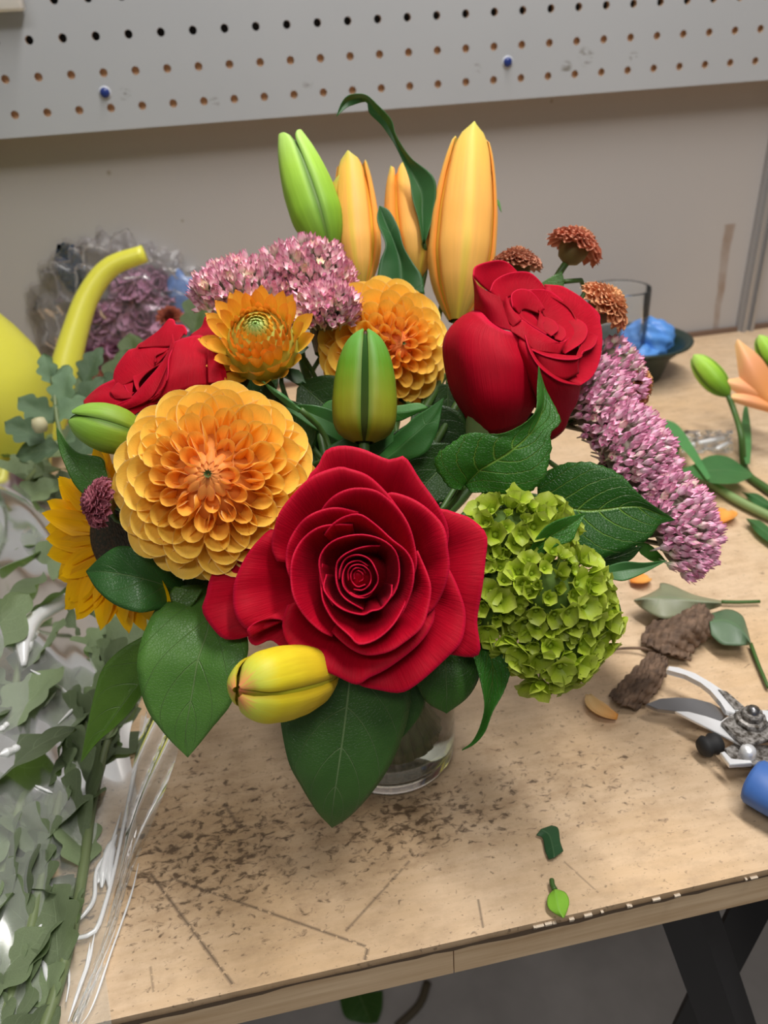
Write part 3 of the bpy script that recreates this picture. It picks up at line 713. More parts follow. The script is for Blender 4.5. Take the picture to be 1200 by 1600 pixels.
# ------------------------------------------------------------------ composite flowers (dahlias, mums, sunflower)
def spoon(name, mat, roll=1.2, tipw=0.62, point=0.0, cup=0.12, m=9, n=9, oblique=0.25, base=0.35, arch=0.0, ruffle=0.0, thick=0.02):
    """unit petal: y along (0..1), x across (half-width .5 when flat), z towards the flower's axis"""
    G = np.zeros((m, n, 3))
    u = np.linspace(-1, 1, n)
    for i, v in enumerate(np.sin(np.linspace(0, PI / 2, m)) ** 1.15):
        if v < tipw: wv = base + (1 - base) * math.sin(PI / 2 * v / tipw)
        else:
            x = (v - tipw) / (1 - tipw); wv = math.sqrt(max(0.0, 1 - x * x)) * (1 - point) + point * (1 - x)
        wv = max(wv, 0.04) * 0.5
        rho = 0.5 / max(roll, 0.05) * (0.45 + 0.55 * min(1.0, v / 0.5))
        a = np.clip(u * wv / rho, -roll, roll)
        x = rho * np.sin(a); z = rho * (1 - np.cos(a))
        y = v - oblique * (u ** 2) * v * (0.3 + 0.7 * v) * 0.6
        zz = z + cup * (v ** 2) + arch * math.sin(PI * v) + ruffle * np.sin(u * 9) * v ** 3
        G[i] = np.c_[x, y, zz]
    me = grid_mesh(name, G, mat)
    return me
def frame_for(n, hint=None):
    hint = -CAMR[1] if hint is None else hint
    ey = unit(hint - (hint @ n) * n); ex = np.cross(ey, n)
    return ex, ey
def put_petal(root, me, base, d, f, L, W, color, name='petal', D=None):
    lat = np.cross(d, f)
    D = W if D is None else D
    m4 = Matrix(((lat[0] * W, d[0] * L, f[0] * D, base[0]), (lat[1] * W, d[1] * L, f[1] * D, base[1]), (lat[2] * W, d[2] * L, f[2] * D, base[2]), (0, 0, 0, 1)))
    return obj(name, me, root, color, m4)
def lerp(a, b_, s): return a + (b_ - a) * s
def dahlia(root, c0, n, R, N_, meshes, H, w0, w1, l0, l1, cin, cout, rho0, a0=0.25, a1=1.45, power=0.62, back=0, hp=2.0, name='petal', jit=1.0, tone=0.08, hint=None):
    ex, ey = frame_for(n, hint)
    for i in range(N_ + back):
        s = min(1.0, i / N_); bk = max(0, i - N_) / max(1, back)
        th = i * 2.399963 + rng.normal(0, .05) * jit
        rho = rho0 + (R - rho0) * s ** power
        er = math.cos(th) * ex + math.sin(th) * ey
        al = lerp(a0, a1, s ** 0.8) + bk * 0.55 + rng.normal(0, .06) * jit
        h = H * (1 - (rho / R) ** hp) - bk * 0.010 * (R / .04)
        d = math.cos(al) * n + math.sin(al) * er
        f = math.sin(al) * n - math.cos(al) * er
        tw = rng.normal(0, .12) * jit
        lat = np.cross(d, f); f = math.cos(tw) * f + math.sin(tw) * lat
        L = lerp(l0, l1, s) * rng.uniform(.93, 1.07); W = lerp(w0, w1, s ** 0.9) * rng.uniform(.92, 1.1)
        tip = c0 + er * rho * (1 - .10 * bk) + n * h
        ci = lerp(np.array(cin), np.array(cout), min(1, s * 2.4)) * rng.uniform(1 - tone, 1 + tone)
        me = meshes[min(len(meshes) - 1, int(s * len(meshes) * .999))]
        put_petal(root, me, tip - d * L, d, f, L, W, tuple(np.clip(ci, 0, 1.3)), name)

D_MESH = [spoon('tube_petal', M_DAHLIA, 2.8, .60, 0.0, .0, 12, 15, 0), spoon('tube_petal', M_DAHLIA, 2.6, .58, 0.0, .0, 12, 15, 0),
          spoon('scoop_petal', M_DAHLIA, 2.2, .55, 0.0, .02, 12, 13, 0), spoon('scoop_petal', M_DAHLIA, 1.8, .54, 0.03, .04, 12, 13, 0),
          spoon('broad_petal', M_DAHLIA, 1.4, .52, 0.04, .06, 12, 13, 0), spoon('broad_petal', M_DAHLIA, 1.1, .52, 0.05, .05, 12, 13, 0), spoon('broad_petal', M_DAHLIA, .9, .50, 0.06, .0, 12, 13, 0)]
D_BUD = spoon('closed_petal', M_DAHLIA, 0.9, .45, .75, .22, 6, 7, .1, .5)
def dahlia_heart(root, c0, n, r, h, cols, ng=9, name='inner_petal', rows=((1.0, 13), (.72, 11), (.46, 9))):
    """closed florets folding over the middle, dark green scales in the very centre"""
    ex, ey = frame_for(n)
    for q, (fr_, k_) in enumerate(rows):
        for j in range(k_):
            th = 2 * PI * (j + .5 * q) / k_ + rng.normal(0, .06); er = math.cos(th) * ex + math.sin(th) * ey
            d = unit(-er * 0.86 + n * (0.55 - .10 * q)); f = unit(-(n * .86 + er * .5)); f = unit(f - (f @ d) * d); f = -f
            f = -f
            base = c0 + er * r * fr_ * 1.08 + n * (h - .0035 + .0007 * q)
            put_petal(root, D_BUD, base, d, f, r * .72 * (1 - .12 * q), r * .56 * (1 - .12 * q), tuple(np.array(cols[q % len(cols)]) * rng.uniform(.9, 1.1)), name)
    for j in range(ng):
        th = 2 * PI * j / ng; er = math.cos(th) * ex + math.sin(th) * ey
        d = unit(er * .55 + n * .8); f = unit(n * .55 - er * .8)
        o = put_petal(root, D_SCALE, c0 + n * (h - .0015), d, f, r * .40, r * .17, (1, 1, 1), 'centre_scale')
M_SCALE = petal_mat('green_scale', (0.10, 0.13, 0.03), (0.13, 0.17, 0.06), None, use_obj=False, trans=0)
D_SCALE = spoon('centre_scale', M_SCALE, 0.8, .4, .8, .05, 5, 5)

d1 = flower('dahlia', 'large yellow-orange ball dahlia with rolled petals, biggest in the bouquet', 'dahlia', 'dahlias in the bouquet')
N1 = camdir(0.07, 0.10, 1.0); C1 = P(337, 752, 0.288)
dahlia(d1, C1, N1, 0.0392, 88, D_MESH, 0.020, .0165, .0225, .015, .024, (1.0, .74, .72), (1.0, 1.03, 1.05), .0112, .42, 1.40, .62, 30, 2.1)
dahlia_heart(d1, C1, N1, .0085, .0185, [(.95, .62, .95), (.9, .55, .9), (.8, .50, .9)])
mb = MB(); mb.lathe([(0.003, -.026), (.012, -.018), (.024, -.008), (.020, .004), (.010, .0125), (0, .0135)], C1, 24, N1); obj('receptacle', mb.mesh('receptacle', simple('dahlia_core', (.62, .22, .03), .7)), d1)
add_stem(d1, C1 - N1 * .024, -N1, .003)

d2 = flower('dahlia', 'medium golden-orange dahlia behind the central green lily bud', 'dahlia', 'dahlias in the bouquet')
N2 = camdir(0.40, -0.06, 0.9); C2 = P(604, 545, 0.362)
dahlia(d2, C2, N2, 0.0345, 70, D_MESH[1:], 0.022, .0120, .0225, .012, .024, (1.0, .72, .66), (1.0, 1.05, 1.05), .0062, .25, 1.40, .66, 34, 2.0)
dahlia_heart(d2, C2, N2, .0055, .0195, [(.95, .45, .7), (.9, .4, .6), (.8, .38, .6)], 5)
mb = MB(); mb.lathe([(0.003, -.024), (.010, -.016), (.020, -.006), (.016, .004), (.008, .013), (0, .014)], C2, 24, N2); obj('receptacle', mb.mesh('receptacle', simple('dahlia_core2', (.60, .20, .03), .7)), d2)
add_stem(d2, C2 - N2 * .022, unit(-N2 + np.array([0, 0, -.8])), .003)

# young pointed dahlia
Y_MESH = [spoon('pointed_petal', M_SMALLD, 1.1, .42, .55, .16, 8, 7, .10, .6), spoon('pointed_petal', M_SMALLD, 1.0, .45, .5, .14, 8, 7, .1, .6), spoon('pointed_petal', M_SMALLD, .9, .5, .45, .02, 8, 7, .1, .5)]
M_PALEG = petal_mat('young_dahlia_centre', (.40, .50, .10), (.78, .80, .38), (.85, .80, .5), rough=.5, trans=.2, vein=.1)
Y_IN = spoon('scale_petal', M_PALEG, 1.1, .42, .55, .16, 8, 7, .10, .6)
d3 = flower('dahlia', 'small half-open orange dahlia with pointed petals and green centre', 'dahlia', 'dahlias in the bouquet')
N3 = camdir(0.03, 0.30, 1.0); C3 = P(408, 540, 0.322)
ex3, ey3 = frame_for(N3)
k = 0
rings = [  # rho, height, polar angle (from axis; negative folds inward), length, width, count, colour
    (.0022, .0175, -.75, .0022, .0016, 8, (.75, 1.0, .8)), (.0038, .0172, -.65, .0030, .0022, 12, (.95, 1.0, .8)), (.0056, .0164, -.5, .0040, .0028, 15, (1.15, .95, .5)),
    (.0076, .0150, -.35, .0056, .0036, 17, (1.0, 1.0, .7)), (.0098, .0130, -.18, .0074, .0044, 18, (1.0, .9, .7)), (.0118, .0105, -.05, .0090, .0052, 18, (1.0, .85, .7)),
    (.0134, .0090, .08, .0120, .0078, 16, (1.0, .95, .8)), (.0146, .0050, .30, .0140, .0088, 14, (1.0, 1.05, .9)), (.0148, .0005, .55, .0155, .0096, 12, (1.0, 1.15, 1.0))]
for q, (rho, h, al, L, W, cnt, cl) in enumerate(rings):
    for j in range(cnt):
        th = 2 * PI * (j + .5 * (q % 2)) / cnt + rng.normal(0, .04); er = math.cos(th) * ex3 + math.sin(th) * ey3
        a = al + rng.normal(0, .05) + .25 * max(0, math.sin(th)) * (q > 5) + .25 * max(0, -math.cos(th)) * (q > 5)
        d = math.cos(a) * N3 + math.sin(a) * er; f = math.sin(a) * N3 - math.cos(a) * er
        put_petal(d3, Y_IN if q < 3 else Y_MESH[0 if q < 4 else (1 if q < 7 else 2)], C3 + er * rho * .98 + N3 * (h - L * .35), d, f, L, W, tuple(np.array(cl) * rng.uniform(.9, 1.08)))
mb = MB(); mb.lathe([(.002, -.016), (.012, -.010), (.0155, -.002), (.0125, .008), (.007, .0145), (0, .0165)], C3, 24, N3); obj('receptacle', mb.mesh('receptacle', simple('young_core', (.45, .48, .08), .6)), d3)
for j in range(7):
    th = 2 * PI * j / 7 + .4; er = math.cos(th) * ex3 + math.sin(th) * ey3
    put_petal(d3, spoon('bract', M_DARKST, .6, .5, .3, -.1, 6, 5) if j == 0 else bpy.data.meshes['bract'], C3 + er * .010 - N3 * .013, unit(er - N3 * .15), unit(N3 + er * .15), .011, .007, (1, 1, 1), 'bract')
add_stem(d3, C3 - N3 * .013, unit(-N3 + np.array([0, 0, -1.2])), .0026)

# sunflower at the far edge of the bouquet
S_MESH = [spoon('ray_petal', M_SUN, .55, .42, .45, .04, 10, 7, .05, .55, .05), spoon('ray_petal', M_SUN, .8, .40, .5, .10, 10, 7, .05, .55, .08)]
sf = flower('sunflower', 'yellow sunflower half hidden behind the large dahlia', 'sunflower')
N4 = camdir(-0.50, -0.12, 0.8); C4 = P(188, 842, 0.318)
ex4, ey4 = frame_for(N4)
for ring, (cnt, al, L, W) in enumerate(((21, 1.36, .029, .0165), (17, 1.12, .025, .0150))):
    for j in range(cnt):
        th = 2 * PI * (j + .5 * ring) / cnt + rng.normal(0, .06); er = math.cos(th) * ex4 + math.sin(th) * ey4
        a = al + rng.normal(0, .08); d = math.cos(a) * N4 + math.sin(a) * er; f = math.sin(a) * N4 - math.cos(a) * er
        put_petal(sf, S_MESH[j % 2], C4 + er * .0125 - N4 * .002 * ring, d, f, L * rng.uniform(.9, 1.08), W * rng.uniform(.9, 1.1), tuple(np.array((1, 1, 1)) * rng.uniform(.9, 1.05)))
mb = MB(); mb.lathe([(.016, -.008), (.018, -.002), (.0155, .003), (.010, .0045), (.005, .0035), (0, .003)], C4, 28, N4)
b = N('sunflower_disc'); vz = b.n('TexVoronoi', {'Scale': 700.0, 'Vector': b.objco()}).outputs[0]
M_DISC = b.done(b.principled(Base_Color=b.ramp(vz, [(0.1, (.06, .03, .012)), (.7, (.02, .018, .008))]), Roughness=.8, Normal=b.bump(vz, 1.0, .001)))
obj('disc', mb.mesh('disc', M_DISC), sf)
add_stem(sf, C4 - N4 * .006, unit(-N4 + np.array([0, 0, -.8])), .003)

# button mums
B_MESH = [spoon('floret', M_MUM, 1.5, .55, .1, .10, 6, 5, .2, .4), spoon('floret', M_MUM, 1.2, .6, .1, .06, 6, 7, .2, .4, 0, .12)]
def mum(label, px, py, t, nrm, R, cin, cout, N_=92, H=.72):
    g = flower('button_chrysanthemum', label, 'chrysanthemum', 'small button chrysanthemums in the bouquet')
    c = P(px, py, t); n = camdir(*nrm)
    dahlia(g, c, n, R, N_, B_MESH, R * H, R * .42, R * .58, R * .45, R * .75, cin, cout, R * .05, .1, 1.85, .58, 30, 2.2, 'floret', 1.5, .14)
    mb = MB(); mb.lathe([(R * .10, -R * .55), (R * .35, -R * .42), (R * .48, -R * .14), (R * .48, R * H * .2), (R * .35, R * H * .55), (0, R * H * .6)], c, 18, n); obj('receptacle', mb.mesh('receptacle', [simple('mum_core', (.16, .12, .035), .7)]), g)
    return g, c, n
g, c, n = mum('bronze-pink button chrysanthemum on a bare stalk above the half-open rose', 897, 388, .375, (.45, .85, .15), .0150, (1.0, .9, .6), (1.0, .8, .75))
add_stem(g, c - n * .007, unit(camdir(-.5, -.8, 0)), .0018, M_STEM)
g, c, n = mum('golden-bronze button chrysanthemum at the edge of the half-open rose', 943, 480, .36, (.65, .55, .45), .0150, (1.25, 1.5, .9), (1.15, 1.15, .9))
add_stem(g, c - n * .007, unit(camdir(-.6, -.6, -.3)), .0018, M_STEM)
g, c, n = mum('brownish-orange button chrysanthemum behind the pink sedum on the bench side', 990, 600, .372, (.85, .25, .35), .0130, (.9, 1.0, .6), (.9, .85, .6))
add_stem(g, c - n * .007, unit(camdir(-.8, -.4, -.3)), .0018, M_STEM)
g, c, n = mum('bronze button chrysanthemum peeking over the top of the half-open rose', 808, 415, .372, (.1, .95, .2), .0130, (.9, .8, .6), (.85, .75, .7))
add_stem(g, c - n * .007, unit(camdir(-.2, -.9, 0)), .0018, M_STEM)
g, c, n = mum('dull dark-red button chrysanthemum in front of the sunflower', 158, 785, .290, (-.75, .1, .6), .0105, (.55, .35, .7), (.62, .40, .8))
add_stem(g, c - n * .005, unit(camdir(.6, -.4, -.7)), .0016, M_STEM)

# ------------------------------------------------------------------ lily buds
def bud_mat(name, stops, groove, mottled=0.1, stripe=None, rough=0.50):
    """colour along the tepal (UV v, base to tip); optional stripe along the middle of each tepal"""
    b = N(name); u, v = b.uv(); co = b.objco()
    cx = b.n('CombineXYZ', {0: b.math('MULTIPLY', u, 12.0), 1: b.math('MULTIPLY', v, 2.2)})
    nz = b.noise(1.0, 3, cx.outputs[0])
    c = b.ramp(b.math('ADD', v, b.math('MULTIPLY', b.math('SUBTRACT', nz, .5), mottled * 2)), stops)
    du = b.math('ABSOLUTE', b.math('SUBTRACT', u, 0.5))
    ed = b.math('MULTIPLY', b.math('SUBTRACT', du, 0.40), 9.0, clamp=True)
    c = b.mix(ed, c, (*groove, 1))
    if stripe:
        st = b.math('MULTIPLY', b.math('SUBTRACT', stripe[1], du), stripe[2], clamp=True)
        c = b.mix(b.math('MULTIPLY', st, stripe[3]), c, (*stripe[0], 1))
    fn = b.math('MULTIPLY_ADD', nz, 0.24, 0.88); fc = b.n('CombineXYZ', {0: fn, 1: fn, 2: fn})
    c = b.mix(1.0, c, fc.outputs[0], 'MULTIPLY')
    return b.done(b.principled(Base_Color=c, Roughness=rough, Normal=b.bump(nz, .2, .0006), Specular_IOR_Level=.25, Subsurface_Weight=.12, Subsurface_Radius=(.004, .003, .001), Subsurface_Scale=1.0))
def lily_bud(label, base, tip, hw, mat_o, mat_i, roll=0.0, prof=None, group='lily buds in the bouquet', stem=True, gap=0.0, sdir=None, splay=0.0, name='lily_bud', ridge=.06, root=None, half=0.94, sep=.45):
    base = np.asarray(base); tip = np.asarray(tip); ax = unit(tip - base); L = np.linalg.norm(tip - base)
    g = root if root is not None else flower(name, label, 'lily bud', group)
    view = unit(CAMC - (base + tip) / 2); e1 = unit(view - (view @ ax) * ax); e2 = np.cross(ax, e1)
    prof = prof or [(0, .10), (.03, .42), (.10, .68), (.22, .88), (.36, 1.0), (.55, .95), (.72, .80), (.86, .58), (.95, .34), (1.0, .10)]
    vs = np.linspace(0, 1, 26); pr = np.interp(vs, *np.array(prof).T)
    ker = np.array([.25, .5, .25]); pr[1:-1] = np.convolve(pr, ker, 'same')[1:-1]
    for k_ in range(3):
        a0 = roll + k_ * 2 * PI / 3
        for inner in (0, 1):
            n_ = 17
            half_ = (PI / 3) * (half - gap) if not inner else PI / 3 * .9
            ph = np.linspace(-half_, half_, n_); G = np.zeros((len(vs), n_, 3))
            for i, v in enumerate(vs):
                x = ph / half_
                if inner: rr_ = hw * pr[i] * (.86 + .04 * np.cos(ph * 1.5)) * (1 - v ** 14); aa = a0 + PI / 3 + ph
                else:
                    rr_ = hw * pr[i] * (1.0 + ridge * np.cos(x * PI / 2) - .10 * np.abs(x) ** 5 + .02 * np.cos(x * PI * 2.0))
                    aa = a0 + ph * (1 - sep * (1 - math.sqrt(max(.02, 1 - (max(0, v - .86) / .14) ** 2.4))))
                    rr_ = rr_ + splay * L * max(0, v - .35) ** 2
                h = v * L * (1.0 if not inner else .985) - (x ** 2) * L * .02 * (v > .8) * ((v - .8) / .2)
                G[i] = base + h[:, None] * ax + rr_[:, None] * (np.cos(aa)[:, None] * e1 + np.sin(aa)[:, None] * e2)
            o = obj('inner_tepal' if inner else 'tepal', grid_mesh('tepal', G, mat_i if inner else mat_o), g)
    if stem:
        bd = -ax if sdir is None else sdir
        add_stem(g, base + ax * .001, unit(bd), .0022)
    return g
GRN = bud_mat('green_bud', [(0, (.10, .22, .02)), (.35, (.22, .42, .03)), (.7, (.33, .56, .06)), (1, (.40, .62, .14))], (.09, .20, .02))
GRN2 = bud_mat('mid_green_bud', [(0, (.16, .20, .02)), (.35, (.20, .30, .02)), (.7, (.20, .36, .03)), (1, (.22, .40, .07))], (.07, .14, .01))
GRN_I = bud_mat('green_bud_inner', [(0, (.10, .18, .02)), (1, (.12, .25, .03))], (.05, .12, .01))
OLV = bud_mat('olive_bud', [(0, (.22, .18, .01)), (.3, (.22, .24, .012)), (.65, (.10, .24, .012)), (1, (.10, .30, .05))], (.09, .16, .01))
OLV_I = bud_mat('olive_bud_inner', [(0, (.035, .045, .004)), (.6, (.014, .05, .003)), (.95, (.02, .07, .008)), (1, (.16, .04, .06))], (.012, .035, .003), rough=.95)
ORG = bud_mat('orange_bud', [(0, (.40, .32, .05)), (.2, (.78, .44, .10)), (.6, (.92, .44, .10)), (.88, (.86, .48, .09)), (1, (.50, .50, .10))], (.95, .26, .03), .06, ((.62, .50, .05), .10, 14.0, .6))
ORG_I = bud_mat('orange_bud_inner', [(0, (.5, .35, .03)), (.5, (.85, .40, .04)), (1, (.85, .25, .03))], (.80, .22, .02))
YEL = bud_mat('yellow_bud', [(0, (.50, .36, .04)), (.4, (.72, .50, .02)), (.8, (.68, .56, .02)), (.94, (.52, .55, .06)), (1, (.70, .25, .10))], (.42, .30, .01))
YEL_I = bud_mat('yellow_bud_inner', [(0, (.4, .3, .02)), (.6, (.40, .38, .015)), (.93, (.40, .36, .02)), (1, (.75, .16, .09))], (.35, .25, .01))
tall = [(0, .22), (.06, .46), (.18, .80), (.33, 1.0), (.55, .98), (.72, .86), (.86, .72), (.95, .58), (1.0, .50)]
slim = [(0, .20), (.05, .42), (.18, .74), (.34, .95), (.50, 1.0), (.66, .95), (.82, .78), (.92, .58), (.97, .42), (1.0, .28)]
stub = [(0, .30), (.02, .55), (.06, .80), (.16, .96), (.32, 1.0), (.52, .95), (.70, .83), (.84, .65), (.94, .42), (1.0, .10)]
lily_bud('tall bright-green lily bud standing behind the pink sedum', P(516, 404, .385), P(453, 213, .392), .0128, GRN, GRN_I, roll=PI / 3 + .25, prof=tall)
lily_bud('upright olive-green lily bud just above the front rose', P(569, 692, .306), P(571, 514, .312), .0128, OLV, OLV_I, roll=PI / 3, prof=stub, sdir=camdir(0, -1, -.3), half=.88)
lily_bud('short green lily bud pointing sideways over the sunflower', P(232, 690, .300), P(109, 652, .290), .0092, GRN2, GRN_I, roll=PI / 3 + .3, prof=slim)
lily_bud('plump yellow lily bud poking out below the front rose', P(520, 1048, .284), P(370, 1080, .247), .0118, YEL, YEL_I, roll=PI / 3 - .35, prof=[(0, .25), (.06, .5), (.2, .8), (.4, .97), (.6, 1.02), (.8, .95), (.9, .78), (.96, .55), (1, .16)], ridge=.10)
lily_bud('largest orange lily bud beside the half-open rose', P(713, 502, .385), P(737, 206, .395), .0170, ORG, ORG_I, roll=.10, prof=tall, gap=.02, sep=.95)
lily_bud('opening orange lily bud nearest the tall green bud', P(565, 455, .392), P(549, 247, .398), .0115, ORG, ORG_I, roll=-.2, prof=tall, gap=.05, splay=.05, sep=.9)
lily_bud('orange lily bud in the middle, behind the dark lily leaf', P(650, 440, .402), P(630, 256, .408), .0128, ORG, ORG_I, roll=.5, prof=tall, gap=.02, sep=.9)
# loose outer tepals of the opening bud
LOP = bpy.data.objects['lily_bud.005']
for rows in ([[(548, 430, 0), (560, 430, 4), (572, 430, 2)], [(528, 340, 0), (545, 335, 4), (560, 335, 2)], [(520, 285, 0), (532, 272, 2), (545, 285, 1)]],
             [[(520, 395, 0), (530, 408, 1), (548, 412, 0)], [(528, 385, 1), (540, 392, 3), (552, 398, 1)], [(538, 380, 0), (548, 384, 1), (556, 392, 0)]]):
    G = patch([[P(x, y, .392 - d * .001) for x, y, d in r] for r in rows], 12, 9)
    obj('tepal', grid_mesh('tepal', G, ORG), LOP)

# ------------------------------------------------------------------ leaves: left edge, midrib, right edge
def leaf_mesh(name, Lp, Mp, Rp, mat, m=40, n=15, serr=0.0, nserr=24, camber=0.0, wav=0.0):
    L = crv(Lp, m); Mi = crv(Mp, m); R = crv(Rp, m)
    G = np.zeros((m, n, 3)); u = np.linspace(-1, 1, n)
    for i in range(m):
        l, c, r_ = L[i].copy(), Mi[i], R[i].copy()
        if serr > 0 and 2 < i < m - 2:
            ph = (i / m * nserr) % 1.0
            l += (l - c) * serr * (ph - .5); r_ += (r_ - c) * serr * (ph - .5)
        for j, x in enumerate(u):
            e = l if x < 0 else r_
            a = abs(x)
            G[i, j] = c + (e - c) * a
        nrm = np.cross(r_ - l, L[min(i + 1, m - 1)] - L[max(i - 1, 0)] + R[min(i + 1, m - 1)] - R[max(i - 1, 0)]); nrm = unit(nrm)
        if nrm @ (CAMC - c) < 0: nrm = -nrm
        w_ = np.linalg.norm(r_ - l)
        G[i] += nrm * (camber * w_ * np.sin(np.abs(u) * PI)[:, None] + wav * w_ * (np.abs(u) ** 2 * np.sin(i * .55 + u * 2))[:, None])
    return grid_mesh(name, G, mat)
def leaf(name, label, t0, L, Mi, R, mat, root=None, cat='leaf', group=None, color=(1, 1, 1), zmap=None, part='leaf', stem=None, **kw):
    f = (lambda q: P(*(zmap(q[0], q[1]) if zmap else (q[0], q[1])), t0 - (q[2] if len(q) > 2 else 0) * .001))
    Lp = [f(q) for q in L]; Mp = [f(q) for q in Mi]; Rp = [f(q) for q in R]
    if root is None:
        g = flower(name, label, cat, group)
        o = obj(part, leaf_mesh(part, Lp, Mp, Rp, mat, **kw), g, color)
        md = o.modifiers.new('thickness', 'SOLIDIFY'); md.thickness = .0003; md.offset = 0
        add_stem(g, Mp[0], unit(unit(Mp[0] - Mp[1]) + camdir(0, -.3, -.8)), .0012, M_STEM, 'leaf_stalk')
        return g
    o = obj(part, leaf_mesh(part, Lp, Mp, Rp, mat, **kw), root, color)
    md = o.modifiers.new('thickness', 'SOLIDIFY'); md.thickness = .0003; md.offset = 0
    return o
SG = 'broad salal leaves around the vase'
leaf('salal_leaf', 'largest dark-green salal leaf hanging straight down in front of the vase', .290,
     [(500, 1045, 4), (437, 1085, 2), (437, 1125, 3), (450, 1190, 3), (470, 1228, 1), (495, 1268, -2), (518, 1292, -6)],
     [(548, 1040, 6), (542, 1100, 5), (536, 1150, 5), (528, 1205, 4), (522, 1245, 1), (519, 1270, -2), (518, 1293, -6)],
     [(635, 1045, 0), (643, 1090, -2), (632, 1145, -1), (608, 1200, 0), (578, 1243, -1), (545, 1277, -4), (519, 1293, -6)], M_SALAL, group=SG, serr=.025, nserr=40, camber=.03)
leaf('salal_leaf', 'dark salal leaf half hidden behind the largest hanging leaf, by the vase glass', .302,
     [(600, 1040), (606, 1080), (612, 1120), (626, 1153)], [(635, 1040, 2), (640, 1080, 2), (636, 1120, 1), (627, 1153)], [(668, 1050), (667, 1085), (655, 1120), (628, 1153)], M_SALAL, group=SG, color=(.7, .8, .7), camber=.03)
leaf('salal_leaf', 'mid-green pointed salal leaf below the large dahlia, broad and flat', .286,
     [(285, 915, -18), (236, 965, -4), (217, 1015, 1), (216, 1062, 2), (230, 1108, 1), (258, 1148, -1), (293, 1183, -4)],
     [(322, 915, -22), (326, 975, -8), (310, 1030, -1), (302, 1075, -1), (294, 1120, -1), (290, 1150, -2), (293, 1183, -4)],
     [(360, 920, -20), (388, 1000, -2), (378, 1050, 3), (362, 1098, 2), (340, 1127, 0), (316, 1157, -2), (294, 1183, -4)], M_SALAL, group=SG, color=(1.9, 1.75, 1.5), serr=.02, nserr=44, camber=.02)
leaf('salal_leaf', 'glossy dark salal leaf overlapping the sunflower petals', .290,
     [(285, 905, -16), (255, 880, -5), (222, 860, 2), (188, 853, 1), (160, 868, 0), (135, 892, -2)],
     [(290, 928, -16), (250, 912, -6), (215, 902, 0), (185, 896, 0), (160, 893, 0), (135, 893, -2)],
     [(290, 950, -14), (250, 952, -3), (218, 957, 5), (180, 945, 4), (152, 922, 2), (135, 894, -2)], M_SALAL, group=SG, color=(.75, .95, 1.0), camber=.03)
leaf('salal_leaf', 'narrow twisted olive-green salal leaf with a long pointed tip', .305,
     [(240, 985, 0), (190, 1014, 1), (160, 1045, 1), (146, 1090, 0), (135, 1140, -2), (126, 1191, -4)],
     [(245, 1040, -3), (216, 1070, -4), (187, 1108, -5), (166, 1138, -5), (146, 1162, -5), (126, 1191, -4)],
     [(250, 1055, 2), (222, 1085, 1), (203, 1113, 0), (180, 1136, -2), (152, 1160, -4), (127, 1191, -4)], M_SALAL, group=SG, color=(1.9, 1.5, .9), camber=.0)
leaf('salal_leaf', 'light green salal leaf squeezed under the dahlia, above the broad pointed leaf', .297,
     [(225, 992, 0), (240, 957, 0), (258, 935, 0), (273, 916, -2)], [(250, 990, 1), (262, 962, 1), (278, 942, 0), (296, 920, -2)], [(290, 970, 0), (295, 955, 0), (305, 940, 0), (318, 920, -2)], M_SALAL, group=SG, color=(1.5, 1.35, .9))
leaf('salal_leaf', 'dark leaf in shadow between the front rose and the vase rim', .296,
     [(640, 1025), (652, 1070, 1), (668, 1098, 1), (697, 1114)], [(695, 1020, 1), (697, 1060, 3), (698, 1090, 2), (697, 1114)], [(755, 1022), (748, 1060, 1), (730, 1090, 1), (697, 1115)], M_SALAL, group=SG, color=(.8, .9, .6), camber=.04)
HG = 'serrated hydrangea leaves'
z4 = Zm(660, 560, 5.0)
leaf('hydrangea_leaf', 'serrated hydrangea leaf with pale veins and curled tip under the half-open rose', .296,
     [(300, 1030, -4), (200, 1000, -3), (110, 870, -1), (98, 770, 0), (190, 690, 1), (300, 610, 2), (400, 580, 3), (520, 590, 4), (610, 590, 5), (740, 540, 6), (830, 480, 7), (888, 400, 7), (895, 250, 4), (906, 62, 0)],
     [(330, 985, -6), (400, 920, -4), (450, 870, -2), (510, 835, 0), (570, 800, 1), (620, 770, 2), (670, 740, 3), (720, 700, 4), (780, 650, 4), (830, 600, 4), (870, 550, 4), (930, 420, 3), (945, 270, 2), (907, 62, 0)],
     [(380, 1050, -4), (520, 1050, -2), (680, 1060, 1), (800, 1060, 3), (900, 1000, 5), (950, 940, 6), (985, 830, 6), (1010, 700, 6), (1003, 590, 6), (1080, 500, 5), (1062, 430, 4), (1010, 330, 2), (955, 220, 0), (908, 62, -1)], M_HYDL, group=HG, zmap=z4, serr=.06, nserr=26, m=60, n=21, camber=.02, color=(1.1, 1.1, 1.0))
z5 = Zm(840, 520, 3.903)
leaf('hydrangea_leaf', 'dark hydrangea leaf in front of the large pink sedum', .316,
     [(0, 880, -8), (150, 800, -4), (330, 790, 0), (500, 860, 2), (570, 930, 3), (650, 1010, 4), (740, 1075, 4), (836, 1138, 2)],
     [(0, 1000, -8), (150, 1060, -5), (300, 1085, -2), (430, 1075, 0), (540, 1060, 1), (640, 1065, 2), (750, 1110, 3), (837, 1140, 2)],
     [(20, 1150, -6), (150, 1300, -2), (300, 1380, 1), (420, 1370, 2), (600, 1300, 3), (690, 1245, 4), (745, 1170, 3), (836, 1144, 2)], M_HYDL, group=HG, zmap=z5, serr=.04, camber=.02, color=(.65, .75, .6))  # leaf tint set darker
